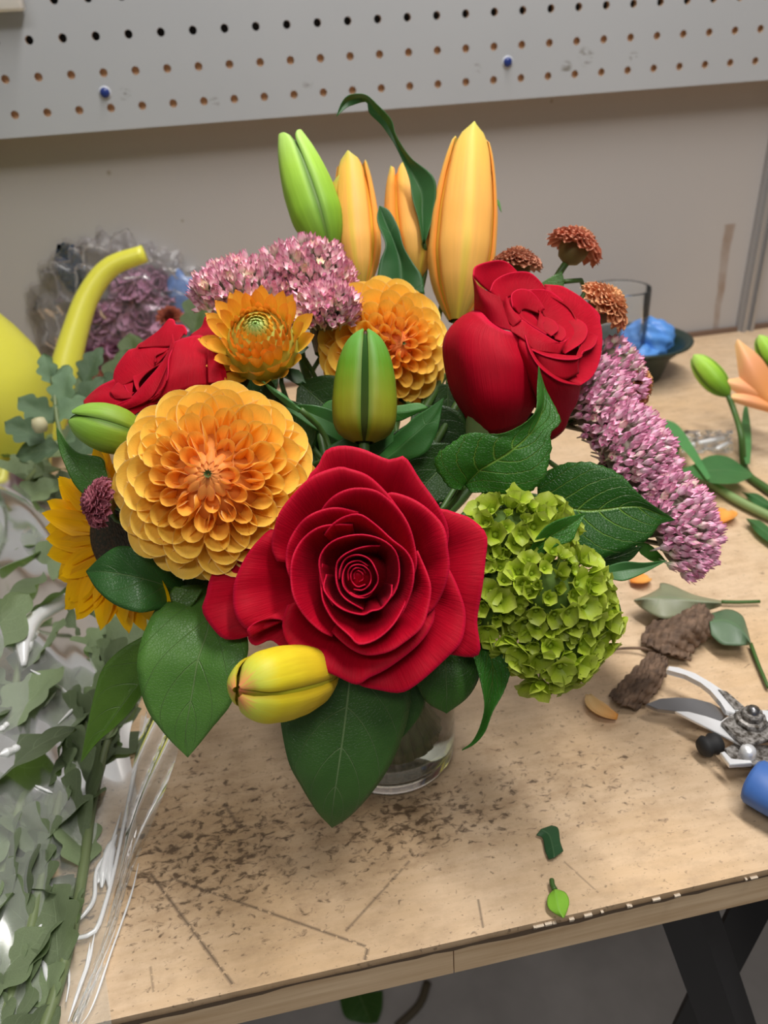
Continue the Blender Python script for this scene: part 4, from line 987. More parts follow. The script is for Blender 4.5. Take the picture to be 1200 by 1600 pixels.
leaf('hydrangea_leaf', 'small dark leaf hanging below the dark hydrangea leaf', .325,
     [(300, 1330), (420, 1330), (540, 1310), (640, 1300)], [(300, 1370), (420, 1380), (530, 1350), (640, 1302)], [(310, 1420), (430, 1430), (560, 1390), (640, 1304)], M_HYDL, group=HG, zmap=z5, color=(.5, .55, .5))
leaf('lemon_leaf', 'slim grey-green leaf under the large pink sedum', .312,
     [(390, 1450), (450, 1415, 1), (540, 1395, 2), (650, 1402, 2), (787, 1388)], [(390, 1470), (460, 1460, 1), (550, 1445, 1), (660, 1428, 1), (788, 1389)], [(395, 1490, 1), (460, 1505, 2), (530, 1512, 3), (640, 1470, 2), (788, 1391)], M_LILYL, zmap=z5, color=(1.3, 1.3, 1.0))
leaf('lemon_leaf', 'bright green leaf edge between sedum and slim grey-green leaf', .335,
     [(600, 1270), (680, 1290), (740, 1340), (790, 1400)], [(610, 1320), (680, 1350), (740, 1375), (790, 1402)], [(630, 1350), (690, 1390), (750, 1400), (790, 1404)], M_LILYL, zmap=z5, color=(2.2, 2.4, .8))
z7 = Zm(700, 740, 4.2857)
leaf('hydrangea_leaf', 'small bright hydrangea leaf lying between the two green hydrangea clusters', .284,
     [(370, 610, -6), (440, 550, -3), (540, 510, 0), (585, 440, 2), (660, 350, 3), (770, 298, 3), (922, 264, 0)], [(372, 620, -6), (450, 580, -5), (540, 550, -3), (610, 480, -1), (700, 410, 0), (820, 340, 1), (922, 266, 0)],
     [(375, 625, -4), (470, 605, -3), (570, 580, -2), (720, 490, 1), (830, 450, 2), (868, 370, 2), (922, 269, 0)], M_HYDL, group=HG, zmap=z7, serr=.03, color=(1.35, 1.3, 1.2))
leaf('hydrangea_leaf', 'dark leaf behind the green hydrangea at the bench side', .305,
     [(960, 980), (1040, 880), (1110, 845), (1150, 880), (1158, 990), (1112, 1118)], [(970, 1000, 1), (1030, 960, 1), (1080, 960, 1), (1110, 1000, 1), (1120, 1050, 1), (1112, 1118)], [(975, 1040), (1000, 1060), (1030, 1080), (1060, 1100), (1085, 1112), (1111, 1118)], M_HYDL, group=HG, zmap=z7, color=(.9, .9, .6))
leaf('hydrangea_leaf', 'twisted narrow hydrangea leaf dangling beside the vase', .286,
     [(736, 1015), (745, 1045, 1), (753, 1075, 2), (757, 1105, 2), (750, 1135, 0), (738, 1158, -2), (722, 1171, -3)], [(765, 1015, -2), (770, 1045, -2), (768, 1075, -2), (763, 1105, -1), (754, 1138, -1), (740, 1160, -2), (722, 1172, -3)],
     [(800, 1025, 1), (798, 1050, 2), (787, 1082, 2), (770, 1112, 2), (758, 1143, 1), (742, 1162, -1), (722, 1173, -3)], M_HYDL, group=HG, serr=.05, nserr=20, color=(1.0, 1.0, 1.0))
# lily leaves
z8 = Zm(420, 140, 3.158)
LG = 'long lily leaves'
leaf('lily_leaf', 'long arching lily leaf with a folded lime tip above the orange buds', .388,
     [(770, 760, 0), (815, 600, 0), (818, 440, 2), (700, 335, 3), (628, 225, 4), (605, 150, 5), (540, 78, 6), (475, 24, 6), (400, 26, 6), (362, 60, 5), (333, 132, 4)],
     [(765, 760, -3), (755, 610, -3), (750, 500, -2), (690, 385, -1), (630, 265, 0), (585, 170, 1), (520, 95, 2), (478, 42, 2), (405, 52, 3), (372, 75, 3), (333, 133, 4)],
     [(760, 760, 0), (738, 640, 0), (708, 540, 0), (690, 430, 0), (630, 290, 0), (560, 182, 0), (496, 116, 0), (482, 62, 0), (412, 78, 2), (380, 92, 3), (333, 134, 4)], M_LILYL, group=LG, zmap=z8, m=50, color=(1.0, 1.05, .9))
leaf('lily_leaf', 'dark lily leaf standing in front of the orange buds', .378,
     [(520, 1010, 2), (530, 950, 2), (548, 850, 2), (575, 765, 2), (540, 670, 1), (534, 620, 0), (545, 574, -2)], [(650, 1010, -2), (655, 930, -2), (650, 850, -2), (620, 760, -2), (580, 670, -2), (560, 620, -2), (546, 574, -2)],
     [(770, 1010, 2), (755, 920, 2), (715, 860, 2), (668, 780, 1), (640, 680, 0), (595, 598, -1), (547, 573, -2)], M_LILYL, group=LG, zmap=z8, camber=.03, color=(.8, .9, .8))
leaf('lily_leaf', 'tiny lily leaf tip curling out behind the largest orange bud', .405,
     [(740, 345), (760, 330), (772, 310), (783, 330)], [(740, 338), (760, 322), (774, 316), (783, 331)], [(740, 330), (758, 312), (778, 312), (784, 332)], M_LILYL, group=LG, color=(1.6, 2.0, .8))
z9 = Zm(420, 500, 4.0)
leaf('lily_leaf', 'broad pointed dark lily leaf beside the olive-green bud, pale at its tip', .322,
     [(560, 900, -8), (700, 790, -5), (820, 690, -2), (920, 600, 0), (1000, 550, 1), (1092, 486, 2)], [(680, 900, -4), (790, 820, -3), (880, 740, -1), (960, 670, 0), (1030, 600, 1), (1092, 488, 2)], [(880, 880, -4), (980, 830, -1), (1040, 730, 0), (1062, 660, 1), (1078, 570, 1), (1093, 490, 2)], M_LILYL, group=LG, zmap=z9, camber=-.02, color=(.95, 1.1, .7))
leaf('lily_leaf', 'green lily leaf crossing behind the olive-green bud', .330,
     [(330, 540), (400, 500), (600, 530), (800, 535, 0), (930, 518, 0), (995, 545)], [(330, 560), (450, 560), (620, 580), (800, 580, 1), (900, 570, 1), (995, 547)], [(340, 580), (480, 620), (640, 640), (800, 635), (870, 610), (994, 549)], M_LILYL, group=LG, zmap=z9, color=(1.3, 1.6, .7))
leaf('lily_leaf', 'dark lily leaf spreading from the olive-green bud towards the large dahlia', .328,
     [(560, 640), (400, 565, 1), (300, 535, 2), (200, 528, 2), (95, 540, 1)], [(540, 760), (420, 660, 0), (300, 600, 1), (200, 560, 1), (95, 545, 1)], [(530, 820, 0), (400, 740, 2), (280, 680, 2), (180, 610, 2), (96, 550, 1)], M_LILYL, group=LG, zmap=z9, color=(.9, 1.1, .6))
leaf('lily_leaf', 'thin pale lily leaf between the young dahlia and the large dahlia', .312,
     [(230, 575), (170, 530, 1), (100, 470, 1), (40, 430, 1), (-40, 380)], [(200, 560, 1), (150, 525, 1), (85, 475, 2), (30, 440, 1), (-40, 381)], [(190, 580), (120, 540), (60, 490), (20, 455), (-40, 383)], M_LILYL, group=LG, zmap=z9, color=(1.8, 1.8, 1.5))
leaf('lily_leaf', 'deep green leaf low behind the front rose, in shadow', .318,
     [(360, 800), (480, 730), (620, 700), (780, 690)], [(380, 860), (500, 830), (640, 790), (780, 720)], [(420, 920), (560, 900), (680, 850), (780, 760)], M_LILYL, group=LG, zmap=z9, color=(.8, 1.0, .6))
leaf('sunflower_leaf', 'pointed green leaf standing against the sunflower by the sideways bud', .297,
     [(150, 790), (120, 762, 1), (105, 735, 2), (92, 700, 1), (88, 667)], [(160, 775, 0), (135, 748, 1), (118, 725, 1), (102, 700, 1), (88, 667)], [(170, 755), (166, 735, 0), (158, 715, 1), (118, 705, 2), (89, 668)], M_SALAL, color=(1.1, 1.2, .8))
leaf('mum_leaf', 'small green leaf on the stalk of the bare button chrysanthemum', .372,
     [(880, 450), (870, 455), (855, 452), (842, 447)], [(882, 440), (868, 443), (855, 445), (842, 447)], [(878, 424), (866, 430), (852, 438), (842, 446)], M_SALAL, color=(1.3, 1.3, 1))
# deep filler foliage inside the bouquet, tinted dark to paint in the shade there
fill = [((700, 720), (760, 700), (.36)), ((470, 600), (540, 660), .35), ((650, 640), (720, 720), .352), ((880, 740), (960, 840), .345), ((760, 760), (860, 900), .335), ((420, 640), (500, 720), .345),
        ((500, 560), (560, 480), .375), ((780, 880), (800, 1000), .315), ((250, 700), (200, 800), .335), ((680, 960), (760, 1020), .31), ((560, 720), (700, 760), .345), ((900, 620), (960, 560), .37), ((210, 860), (260, 960), .33), ((430, 560), (350, 620), .355), ((700, 600), (700, 700), .37), ((600, 660), (540, 600), .36), ((640, 760), (640, 660), .34), ((320, 880), (330, 990), .31), ((720, 700), (640, 780), .335), ((860, 660), (760, 720), .345), ((470, 720), (430, 620), .335), ((520, 740), (600, 640), .35)]
where = ['under the half-open rose', 'below the young dahlia', 'under the medium golden dahlia', 'behind the dark hydrangea leaf', 'above the upper green hydrangea cluster', 'between the two biggest dahlias', 'behind the medium golden dahlia',
         'inside the green hydrangea head', 'behind the large dahlia and sideways bud', 'behind the edge of the front rose', 'behind the olive-green bud stalk', 'behind the large pink sedum', 'between sunflower and large dahlia', 'under the folded crimson rose', 'beside the calyx of the half-open rose', 'behind the olive-green bud', 'between the front rose and the olive-green bud', 'under the lower edge of the large dahlia', 'between front rose and serrated hydrangea leaf', 'behind the serrated hydrangea leaf', 'above the front rose, next to the large dahlia', 'behind the stalk of the young dahlia']
for i, ((x0, y0), (x1, y1), t) in enumerate(fill):
    dx, dy = x1 - x0, y1 - y0; L_ = math.hypot(dx, dy); nx, ny = -dy / L_, dx / L_; wd = 48
    prof_ = (0.2, .8, 1.0, .75, .0)
    A_ = [(x0 + dx * s - nx * wd * p, y0 + dy * s - ny * wd * p, 3 * p) for s, p in zip((0, .25, .5, .75, 1), prof_)]
    B_ = [(x0 + dx * s + nx * wd * p, y0 + dy * s + ny * wd * p, 3 * p) for s, p in zip((0, .25, .5, .75, 1), prof_)]
    C_ = [(x0 + dx * s, y0 + dy * s, 0) for s in (0, .25, .5, .75, 1)]
    leaf('salal_leaf', 'shade-tinted dark leaf deep in the bouquet ' + where[i], t, A_, C_, B_, M_SALAL, group='shade-tinted leaves deep in the bouquet', color=(.42, .5, .36))

# ------------------------------------------------------------------ sedum heads
b = N('sedum_floret'); u, v = b.uv(); oi = b.n('ObjectInfo')
c = b.ramp(v, [(0, (.30, .38, .16)), (.25, (.85, .84, .70)), (.5, (.95, .72, .75)), (.8, (.86, .44, .57)), (1, (.74, .24, .42))])
M_SED = b.done(b.principled(Base_Color=b.mix(1.0, c, oi.outputs['Color'], 'MULTIPLY'), Roughness=.5, Specular_IOR_Level=.3))
RAW = {}
def star_floret(name, opn, tall_=1.0):
    mb = MB()
    for k_ in range(5):
        a = k_ * 2 * PI / 5; ca, sa = math.cos(a), math.sin(a)
        pts = []
        for (v, w_) in ((0, .16), (.45, .26), (1, .02)):
            r_ = .16 + (opn * v ** 1.4) * .5 + .16 * math.sin(PI * v * .9); z_ = v * tall_
            row = []
            for s in (-1, 0, 1):
                rr_ = r_ - .05 * (s * s); row.append((rr_ * ca - s * w_ * sa, rr_ * sa + s * w_ * ca, z_))
            pts.append(row)
        G = np.array(pts); mb.add(G, grid_faces(3, 3), np.array([(s, v) for v in (.25, .6, 1) for s in (0, .5, 1)]))
    mb.tube([(0, 0, -.9), (0, 0, -.1), (0, 0, .3)], [.06, .12, .2], 5, None, True)
    me = mb.mesh(name, M_SED); RAW[me.name] = (np.vstack(mb.v), list(mb.f), np.vstack(mb.uv)); return me
SED = [star_floret('floret', .15), star_floret('floret', .45, .9), star_floret('floret', .0, .9), star_floret('floret', .75, .75)]
def upmat(p, z, s, spin):
    z = unit(z); a = np.array([1.0, 0, 0]) if abs(z[0]) < .8 else np.array([0, 1.0, 0])
    x = unit(np.cross(a, z)); y = np.cross(z, x)
    x, y = math.cos(spin) * x + math.sin(spin) * y, -math.sin(spin) * x + math.cos(spin) * y
    return Matrix(((x[0] * s, y[0] * s, z[0] * s, p[0]), (x[1] * s, y[1] * s, z[1] * s, p[1]), (x[2] * s, y[2] * s, z[2] * s, p[2]), (0, 0, 0, 1)))
def sedum(label, clusters, size, count, tint, bias):
    """clusters: (centre, e1*a, e2*b, n*c) half-ellipsoid domes; florets spread evenly over each"""
    g = flower('sedum', label, 'sedum', 'pink sedum heads in the bouquet')
    cs = []; mass = MB()
    for (c0, A1, A2, A3, share) in clusters:
        n_ = int(count * share * 2.1); nn = unit(A3)
        for i in range(n_):
            h = 1 - (i + .5) / n_ * 1.12; rr_ = math.sqrt(max(0, 1 - h * h)); th = i * 2.399963
            q = rr_ * math.cos(th) * A1 + rr_ * math.sin(th) * A2 + h * A3
            p = c0 + q * rng.uniform(.90, 1.06)
            nd = unit(unit(rr_ * math.cos(th) * A1 / (A1 @ A1) + rr_ * math.sin(th) * A2 / (A2 @ A2) + h * A3 / (A3 @ A3)) * .75 + bias * .8 + rng.normal(0, .16, 3))
            k_ = rng.integers(0, 4)
            tn = np.array(tint) * rng.uniform(.8, 1.18); tn = lerp(tn, np.array((1.0, 1.35, .9)) * tn, rng.random() ** 3)
            m4 = upmat(p, nd, size * rng.uniform(.75, 1.15), rng.uniform(0, 6))
            if i % 21 < 10: obj('floret', SED[k_], g, tuple(tn), m4)
            else:
                rv, rf, ru = RAW[SED[k_].name]; A4 = np.array(m4); mass.add(rv @ A4[:3, :3].T + A4[:3, 3], rf, ru)
        cs.append(c0 - nn * np.linalg.norm(A3) * .2)
        mb = MB()
        for j in range(9):
            th = j * 2.4; rr_ = .75 * math.sqrt((j + .5) / 9)
            mb.tube([c0 - nn * np.linalg.norm(A3) * 1.3, c0 + rr_ * (math.cos(th) * A1 + math.sin(th) * A2) + A3 * .55 * (1 - rr_ * .5)], [.0011, .0008], 5, 5)
        # dense green understorey of the corymb
        pr = [(np.cos(x_), np.sin(x_)) for x_ in np.linspace(-.25, PI / 2, 9)]
        G = np.array([[c0 + .84 * (cr * (math.cos(t_) * A1 + math.sin(t_) * A2) + sr * A3) for t_ in np.linspace(0, 2 * PI, 20, endpoint=False)] for cr, sr in pr])
        mb.grid(G, True)
        obj('branchlets', mb.mesh('branchlets', M_SEDST), g)
    o = obj('floret_mass', mass.mesh('floret_mass', M_SED), g, tuple(np.array(tint) * 1.0)); o['kind'] = 'stuff'
    cc = np.mean(cs, 0)
    add_stem(g, cc, unit(np.array([0, 0, -1.0])), .002, M_STEM)
    return g
M_SEDST = simple('sedum_green', (.16, .13, .09), .6)
R0, U0, T0 = CAMR[0], -CAMR[1], -CAMR[2]
px2m = lambda px, t: px * t / F
UPW = np.array([0, 0, 1.0])
t = .362
sedum('pale pink sedum head behind the young dahlia', [
    (P(395, 468, t), R0 * px2m(82, t), unit(np.cross(UPW, R0)) * px2m(70, t), unit(UPW * .95 + T0 * .15 - R0 * .25) * px2m(58, t), .42),
    (P(478, 440, t + .006), R0 * px2m(72, t), unit(np.cross(UPW, R0)) * px2m(70, t), unit(UPW * .95 + T0 * .15 + R0 * .1) * px2m(58, t), .36),
    (P(505, 495, t - .012), R0 * px2m(48, t), unit(np.cross(UPW, R0)) * px2m(50, t), unit(UPW * .8 + T0 * .5 + R0 * .3) * px2m(52, t), .26)], .0050, 290, (1.05, 1.08, 1.05), UPW * .8 + T0 * .15)
t = .338
nn = camdir(.72, .30, .62); along = camdir(.42, -.86, .1); along = unit(along - (along @ nn) * nn); acr = np.cross(nn, along)
sedum('large mauve-pink sedum spilling over the bench side of the bouquet', [
    (P(930, 640, t + .016), along * px2m(92, t), acr * px2m(78, t), nn * px2m(52, t), .30),
    (P(985, 720, t + .005), along * px2m(90, t), acr * px2m(80, t), nn * px2m(56, t), .34),
    (P(1050, 820, t - .002), along * px2m(82, t), acr * px2m(66, t), nn * px2m(56, t), .28),
    (P(962, 585, t + .030), along * px2m(55, t), acr * px2m(40, t), nn * px2m(40, t), .08)], .0050, 300, (.95, .86, .98), camdir(.85, .25, .2))

# ------------------------------------------------------------------ green hydrangea
b = N('hydrangea_sepal'); u, v = b.uv(); oi = b.n('ObjectInfo')
du = b.math('ABSOLUTE', b.math('SUBTRACT', u, .5))
c = b.ramp(v, [(0, (.26, .40, .02)), (.5, (.40, .52, .03)), (1, (.50, .58, .10))])
vn = b.math('FRACT', b.math('MULTIPLY', b.math('ADD', v, b.math('MULTIPLY', du, -1.0)), 5.0))
c = b.mix(b.math('MULTIPLY', b.math('LESS_THAN', vn, .12), .25), c, (.22, .34, .03, 1))
c = b.mix(1.0, c, oi.outputs['Color'], 'MULTIPLY')
pb = b.principled(Base_Color=c, Roughness=.45, Specular_IOR_Level=.35); tr = b.n('BsdfTranslucent', {'Color': c}); mx = b.n('MixShader', {0: .28})
b.t.links.new(pb, mx.inputs[1]); b.t.links.new(tr.outputs[0], mx.inputs[2]); M_HYD = b.done(mx.outputs[0])
def hyd_floret(name, opn, ncl=4, bud=True):
    mb = MB()
    for k_ in range(ncl):
        a = k_ * 2 * PI / ncl + .2 * (k_ % 2); sz = 1.0 if k_ % 2 else .85
        G = np.zeros((6, 7, 3))
        for i, v in enumerate(np.linspace(0, 1, 6)):
            al = lerp(.25, 1.25, opn) * (.5 + .5 * v); r_ = .08 + sz * v * math.sin(al); z_ = sz * v * math.cos(al) * 1.0 + .02 * k_
            wv = (.16 + .84 * math.sin(PI / 2 * min(1, v / .5))) if v < .5 else math.sqrt(max(0, 1 - ((v - .5) / .5) ** 1.7)) * .98 + .02
            for j, s in enumerate(np.linspace(-1, 1, 7)):
                w_ = .55 * sz * wv * s; cup_ = .16 * sz * s * s * wv
                rr_ = r_ - cup_ * math.cos(al); G[i, j] = (rr_ * math.cos(a) - w_ * math.sin(a), rr_ * math.sin(a) + w_ * math.cos(a), z_ + cup_ * math.sin(al))
        mb.grid(G)
    if bud:
        th = np.linspace(0, PI, 6); G = np.array([[(.15 * math.sin(t_) * math.cos(p), .15 * math.sin(t_) * math.sin(p), .16 + .15 * math.cos(t_)) for p in np.linspace(0, 2 * PI, 8, endpoint=False)] for t_ in th]); mb.grid(G, True)
    mb.tube([(0, 0, -1.6), (0, 0, 0)], [.05, .07], 5, None, False)
    return mb.mesh(name, M_HYD)
HY = [hyd_floret('floret', .25), hyd_floret('floret', .5), hyd_floret('floret', .72), hyd_floret('floret', .08, 3), hyd_floret('floret', .4, 4)]
hy = flower('hydrangea', 'lime-green hydrangea head with clustered florets beside the front rose', 'hydrangea')
def hyd_cluster(c0, A1, A2, A3, n_, size, bias, tint=(1, 1, 1), h0=-.15):
    for i in range(n_):
        h = 1 - (i + .5) / n_ * (1 - h0); rr_ = math.sqrt(max(0, 1 - h * h)); th = i * 2.399963
        q = rr_ * math.cos(th) * A1 + rr_ * math.sin(th) * A2 + h * A3
        p = c0 + q * rng.uniform(.82, 1.06); nd = unit(unit(q) + bias + rng.normal(0, .22, 3))
        big_ = rng.random()
        obj('floret', HY[rng.integers(0, 5)], hy, tuple(np.array(tint) * rng.uniform(.78, 1.15)), upmat(p, nd, size * (.55 + .65 * big_), rng.uniform(0, 6)))
def hyd_core(c0, A1, A2, A3, s=.78):
    mb = MB(); th = np.linspace(0, PI, 9)
    G = np.array([[c0 + s * (math.sin(t_) * (math.cos(p) * A1 + math.sin(p) * A2) + math.cos(t_) * A3) for p in np.linspace(0, 2 * PI, 16, endpoint=False)] for t_ in th]); mb.grid(G, True)
    obj('flower_branches', mb.mesh('flower_branches', M_HYCORE), hy)
M_HYCORE = simple('hydrangea_core', (.07, .13, .01), .8)
t = .288
for (x, y, tt, a_, b_, c_, n_, bs) in ((795, 832, .296, 66, 52, 46, 46, camdir(-.1, .3, .7)), (855, 822, .300, 32, 30, 26, 14, camdir(.4, .4, .5)), (770, 935, .290, 38, 72, 34, 30, camdir(-.2, -.1, .8)),
                                   (872, 925, .286, 72, 66, 46, 52, camdir(.35, 0, .55)), (862, 1010, .288, 68, 58, 44, 46, camdir(.25, -.5, .5)), (925, 960, .292, 34, 52, 30, 16, camdir(.7, -.2, .3))):
    c0 = P(x, y, tt); A = (R0 * px2m(a_, tt), U0 * px2m(b_, tt), T0 * px2m(c_, tt))
    hyd_core(c0, *A); hyd_cluster(c0, *A, int(n_ * 1.12), .0070, bs)
add_stem(hy, P(840, 920, .31), camdir(-.5, -.3, -.8), .003)

# ------------------------------------------------------------------ sleeve of leafy stems lying on the bench
SX = -0.126
def bundle_h(y): return np.interp(y, [-.66, -.58, -.48, -.38, -.28, -.18, -.10], [.022, .034, .052, .070, .085, .080, .060])
def sheet_z(x, y):
    u = (SX + .004 * math.sin(y * 60) - x) / .17
    s = max(0.0, min(1.0, u * 1.5)); s = s * s * (3 - 2 * s) if u * 1.5 < 1 else 1.0
    return TOPZ + .0015 + bundle_h(y) * s
def on_sheet(px, py):
    d = (px - 600) / F * CAMR[0] + (py - 800) / F * CAMR[1] + CAMR[2]
    tt = .18
    while tt < .8:
        p = CAMC + tt * d
        if p[2] <= sheet_z(p[0], p[1]) + .0012: return p
        tt += .0005
    return p
M_FILM = film_mat('clear_cellophane', 1.4, (.96, .97, .97), .12, .14, (.74, .77, .74), .9)
M_FOLDGLINT = film_mat('cellophane_fold_glint', 1.6, (.93, .95, .95), .30, .65, (.95, .96, .97), 1.5)  # whitish diffuse haze paints bright glints along the fold tubes
def lobed_leaf(name, seed, lobes=5):
    r_ = np.random.default_rng(seed); m, n = 22, 9; G = np.zeros((m, n, 3))
    for i, v in enumerate(np.linspace(0, 1, m)):
        w_ = .34 * math.sin(PI * min(1, v * .92 + .08)) ** .7 * (.62 + .38 * abs(math.sin(v * PI * lobes * .5 + .3))) * (1 if v > .18 else .25 + .75 * v / .18)
        if v > .97: w_ *= .4
        for j, u_ in enumerate(np.linspace(-1, 1, n)):
            G[i, j] = (u_ * w_, v, .10 * abs(u_) * w_ * 3 - .35 * v * v * .5 + .02 * math.sin(7 * v + 3 * u_ + seed))
    return grid_mesh(name, G, M_GREY)
LLEAF = [lobed_leaf('leaf', s, 5 + s % 3) for s in range(5)]
sl_names = ['outermost leafy stem in the sleeve, along the clear film edge', 'second leafy stem from the film edge, leaves bunched near the sunflower', 'leafy stem in the sleeve under the sunflower petals',
            'leafy stem in the sleeve below the big white film glint', 'leafy stem low in the sleeve, pressed flat on the bench', 'leafy stem crossing the middle of the sleeve', 'grey-green leafy stem near the yellow watering can',
            'leafy stem at the photo edge, halfway up the sleeve', 'leafy stem at the bottom corner of the sleeve']
sx = [(-.150, -.61, -.122, -.32), (-.165, -.60, -.128, -.25), (-.175, -.62, -.150, -.18), (-.185, -.60, -.190, -.22), (-.158, -.63, -.175, -.34), (-.190, -.62, -.132, -.34), (-.205, -.60, -.205, -.14), (-.220, -.60, -.225, -.24), (-.150, -.66, -.165, -.42)]
for i, (x0, y0, x1, y1) in enumerate(sx):
    g = thing('leafy_branch', 'grey-green ' + sl_names[i] if not sl_names[i].startswith('grey') else sl_names[i], 'foliage stem', (x0, y0, TOPZ), 'leafy stems in the clear sleeve')
    fz = (.25, .6, .85, .9, .12, .5, .95, .7, .3)[i]
    ys = np.linspace(y0, y1, 8); xs_ = np.linspace(x0, x1, 8) + .004 * np.sin(np.arange(8) * 1.3 + i)
    pts = np.array([(x, y, TOPZ + .004 + fz * max(.004, (sheet_z(x - .01, y) - TOPZ - .02))) for x, y in zip(xs_, ys)])
    mb = MB(); mb.tube(pts, [.0026, .0016], 7, 20); obj('stem', mb.mesh('stem', simple('sleeve_stem', (.13, .17, .07), .5) if i == 0 else bpy.data.materials['sleeve_stem']), g)
    for j in range(20):
        s = .06 + .93 * j / 19; p = np.array([np.interp(s, np.linspace(0, 1, 8), pts[:, q]) for q in range(3)])
        side = 1 if j % 2 else -1
        d = unit(np.array([side * rng.uniform(.3, .9), rng.uniform(.5, 1.0), rng.uniform(-.1, .3)])); L = rng.uniform(.032, .055) * (1.0 if s > .3 else .7)
        if p[0] + d[0] * L > (SX - .012 if p[1] < -.46 else SX + .02): d = unit(np.array([-abs(d[0]) * .4, 1.0, .1])); 
        f = unit(np.array([rng.normal(0, .35), rng.normal(-.2, .3), 1.0])); f = unit(f - (f @ d) * d)
        put_petal(g, LLEAF[rng.integers(0, 5)], p, d, f, L, L * rng.uniform(.9, 1.2), tuple(np.array((1, 1, 1)) * rng.uniform(.45, 1.2)), 'leaf')
# tip of the bunch standing up before the watering can
g = thing('leafy_branch', 'grey-green leafy shoot rising in front of the yellow watering can', 'foliage stem', PZ(120, 900), 'leafy stems in the clear sleeve')
pts = [PZ(150, 930, .93), P(140, 760, .46), P(95, 680, .50), P(82, 590, .52)]
mb = MB(); mb.tube(pts, [.002, .0014], 7, 16); obj('stem', mb.mesh('stem', bpy.data.materials['sleeve_stem']), g)
for (x, y, tt, dx, dy, L, cl) in ((82, 600, .52, -.3, 1, .022, 1.0), (84, 610, .52, .5, 1, .020, .9), (82, 655, .51, .9, .55, .028, 1.1), (85, 660, .51, -.8, .6, .030, .75), (95, 700, .50, -.9, -.1, .030, .5), (100, 690, .5, .9, .2, .028, .7), (110, 720, .48, .6, .6, .03, .6), (95, 640, .515, .15, 1, .03, 1.15),
                              (70, 690, .5, -.9, .5, .03, .6), (120, 640, .55, .6, .8, .03, .6), (130, 600, .56, .4, .9, .03, .55), (150, 620, .57, .8, .5, .034, .5)):
    d = camdir(dx, dy, .1); f = unit(T0 + UPW * .6); f = unit(f - (f @ d) * d)
    put_petal(g, LLEAF[rng.integers(0, 5)], P(x, y, tt), d, f, L, L, (cl * .8, cl, cl * 1.1), 'leaf')
mb = MB(); mb.lathe([(0, -.005), (.004, -.004), (.005, 0), (.004, .004), (0, .005)], P(62, 664, .49), 12); obj('flower_bud', mb.mesh('flower_bud', simple('pale_bud', (.45, .42, .25), .6)), g)

slv = thing('cellophane_sleeve', 'clear crinkled cellophane sleeve wrapped over the leafy stems', 'plastic wrap', (-.2, -.45, TOPZ))
m, n = 110, 70; G = np.zeros((m, n, 3)); r2 = np.random.default_rng(5)
ph = r2.uniform(0, 6, 14); kx = r2.uniform(20, 160, 14); ky = r2.uniform(10, 90, 14)
for i, y in enumerate(np.linspace(-.70, -.25, m)):
    for j, s in enumerate(np.linspace(0, 1, n)):
        x = SX + .0015 + .004 * math.sin(y * 60) - .24 * s ** 1.2
        cr = sum(abs(math.sin(kx[q] * x + ky[q] * y + ph[q])) for q in range(14)) / 14 - .63
        G[i, j] = (x, y, sheet_z(x, y) + .004 * cr * min(1, s * 8) + .0005)
obj('film', grid_mesh('film', G, M_FILM), slv)
# loose outer flap lying on the bench
G = np.zeros((60, 14, 3))
for i, s in enumerate(np.linspace(0, 1, 60)):
    a = np.array(crv([PZ(235, 1130), PZ(215, 1250), PZ(190, 1400), PZ(160, 1500), PZ(120, 1610)], 60)[i]); e = np.array(crv([PZ(290, 1130), PZ(262, 1240), PZ(215, 1350), PZ(180, 1470), PZ(128, 1605)], 60)[i])
    for j, q in enumerate(np.linspace(-.2, 1, 14)): G[i, j] = a + (e - a) * q + np.array([0, 0, .0012 + .0030 * abs(math.sin(q * 5 + s * 9)) + .002 * (1 - q)])
obj('film_flap', grid_mesh('film_flap', G, M_FILM), slv)
za = Zm(0, 1050, 2.91); zc = Zm(0, 700, 4.0)
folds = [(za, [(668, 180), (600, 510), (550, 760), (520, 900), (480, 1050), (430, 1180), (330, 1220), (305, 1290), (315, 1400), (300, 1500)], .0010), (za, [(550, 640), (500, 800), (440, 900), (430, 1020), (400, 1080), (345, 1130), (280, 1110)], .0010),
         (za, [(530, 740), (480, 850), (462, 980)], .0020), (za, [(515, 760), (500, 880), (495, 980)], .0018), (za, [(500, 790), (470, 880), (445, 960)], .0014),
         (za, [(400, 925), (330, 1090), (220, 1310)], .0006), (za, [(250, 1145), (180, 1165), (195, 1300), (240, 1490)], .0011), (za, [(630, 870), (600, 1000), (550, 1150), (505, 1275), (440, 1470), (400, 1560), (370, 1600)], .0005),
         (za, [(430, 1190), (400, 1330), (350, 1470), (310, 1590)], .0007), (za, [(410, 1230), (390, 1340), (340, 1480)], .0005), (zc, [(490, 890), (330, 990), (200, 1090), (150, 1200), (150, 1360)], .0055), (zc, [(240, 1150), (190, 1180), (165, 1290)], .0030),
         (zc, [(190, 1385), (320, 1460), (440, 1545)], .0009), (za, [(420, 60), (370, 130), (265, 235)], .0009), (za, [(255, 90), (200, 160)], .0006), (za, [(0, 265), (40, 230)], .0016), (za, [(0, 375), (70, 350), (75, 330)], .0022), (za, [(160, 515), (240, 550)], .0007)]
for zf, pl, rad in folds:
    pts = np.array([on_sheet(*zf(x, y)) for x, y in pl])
    mb = MB(); mb.tube(pts, [rad * .25, rad, rad * .8, rad, rad * .25], 8, 40); obj('film_fold_glint', mb.mesh('film_fold_glint', M_FOLDGLINT), slv)

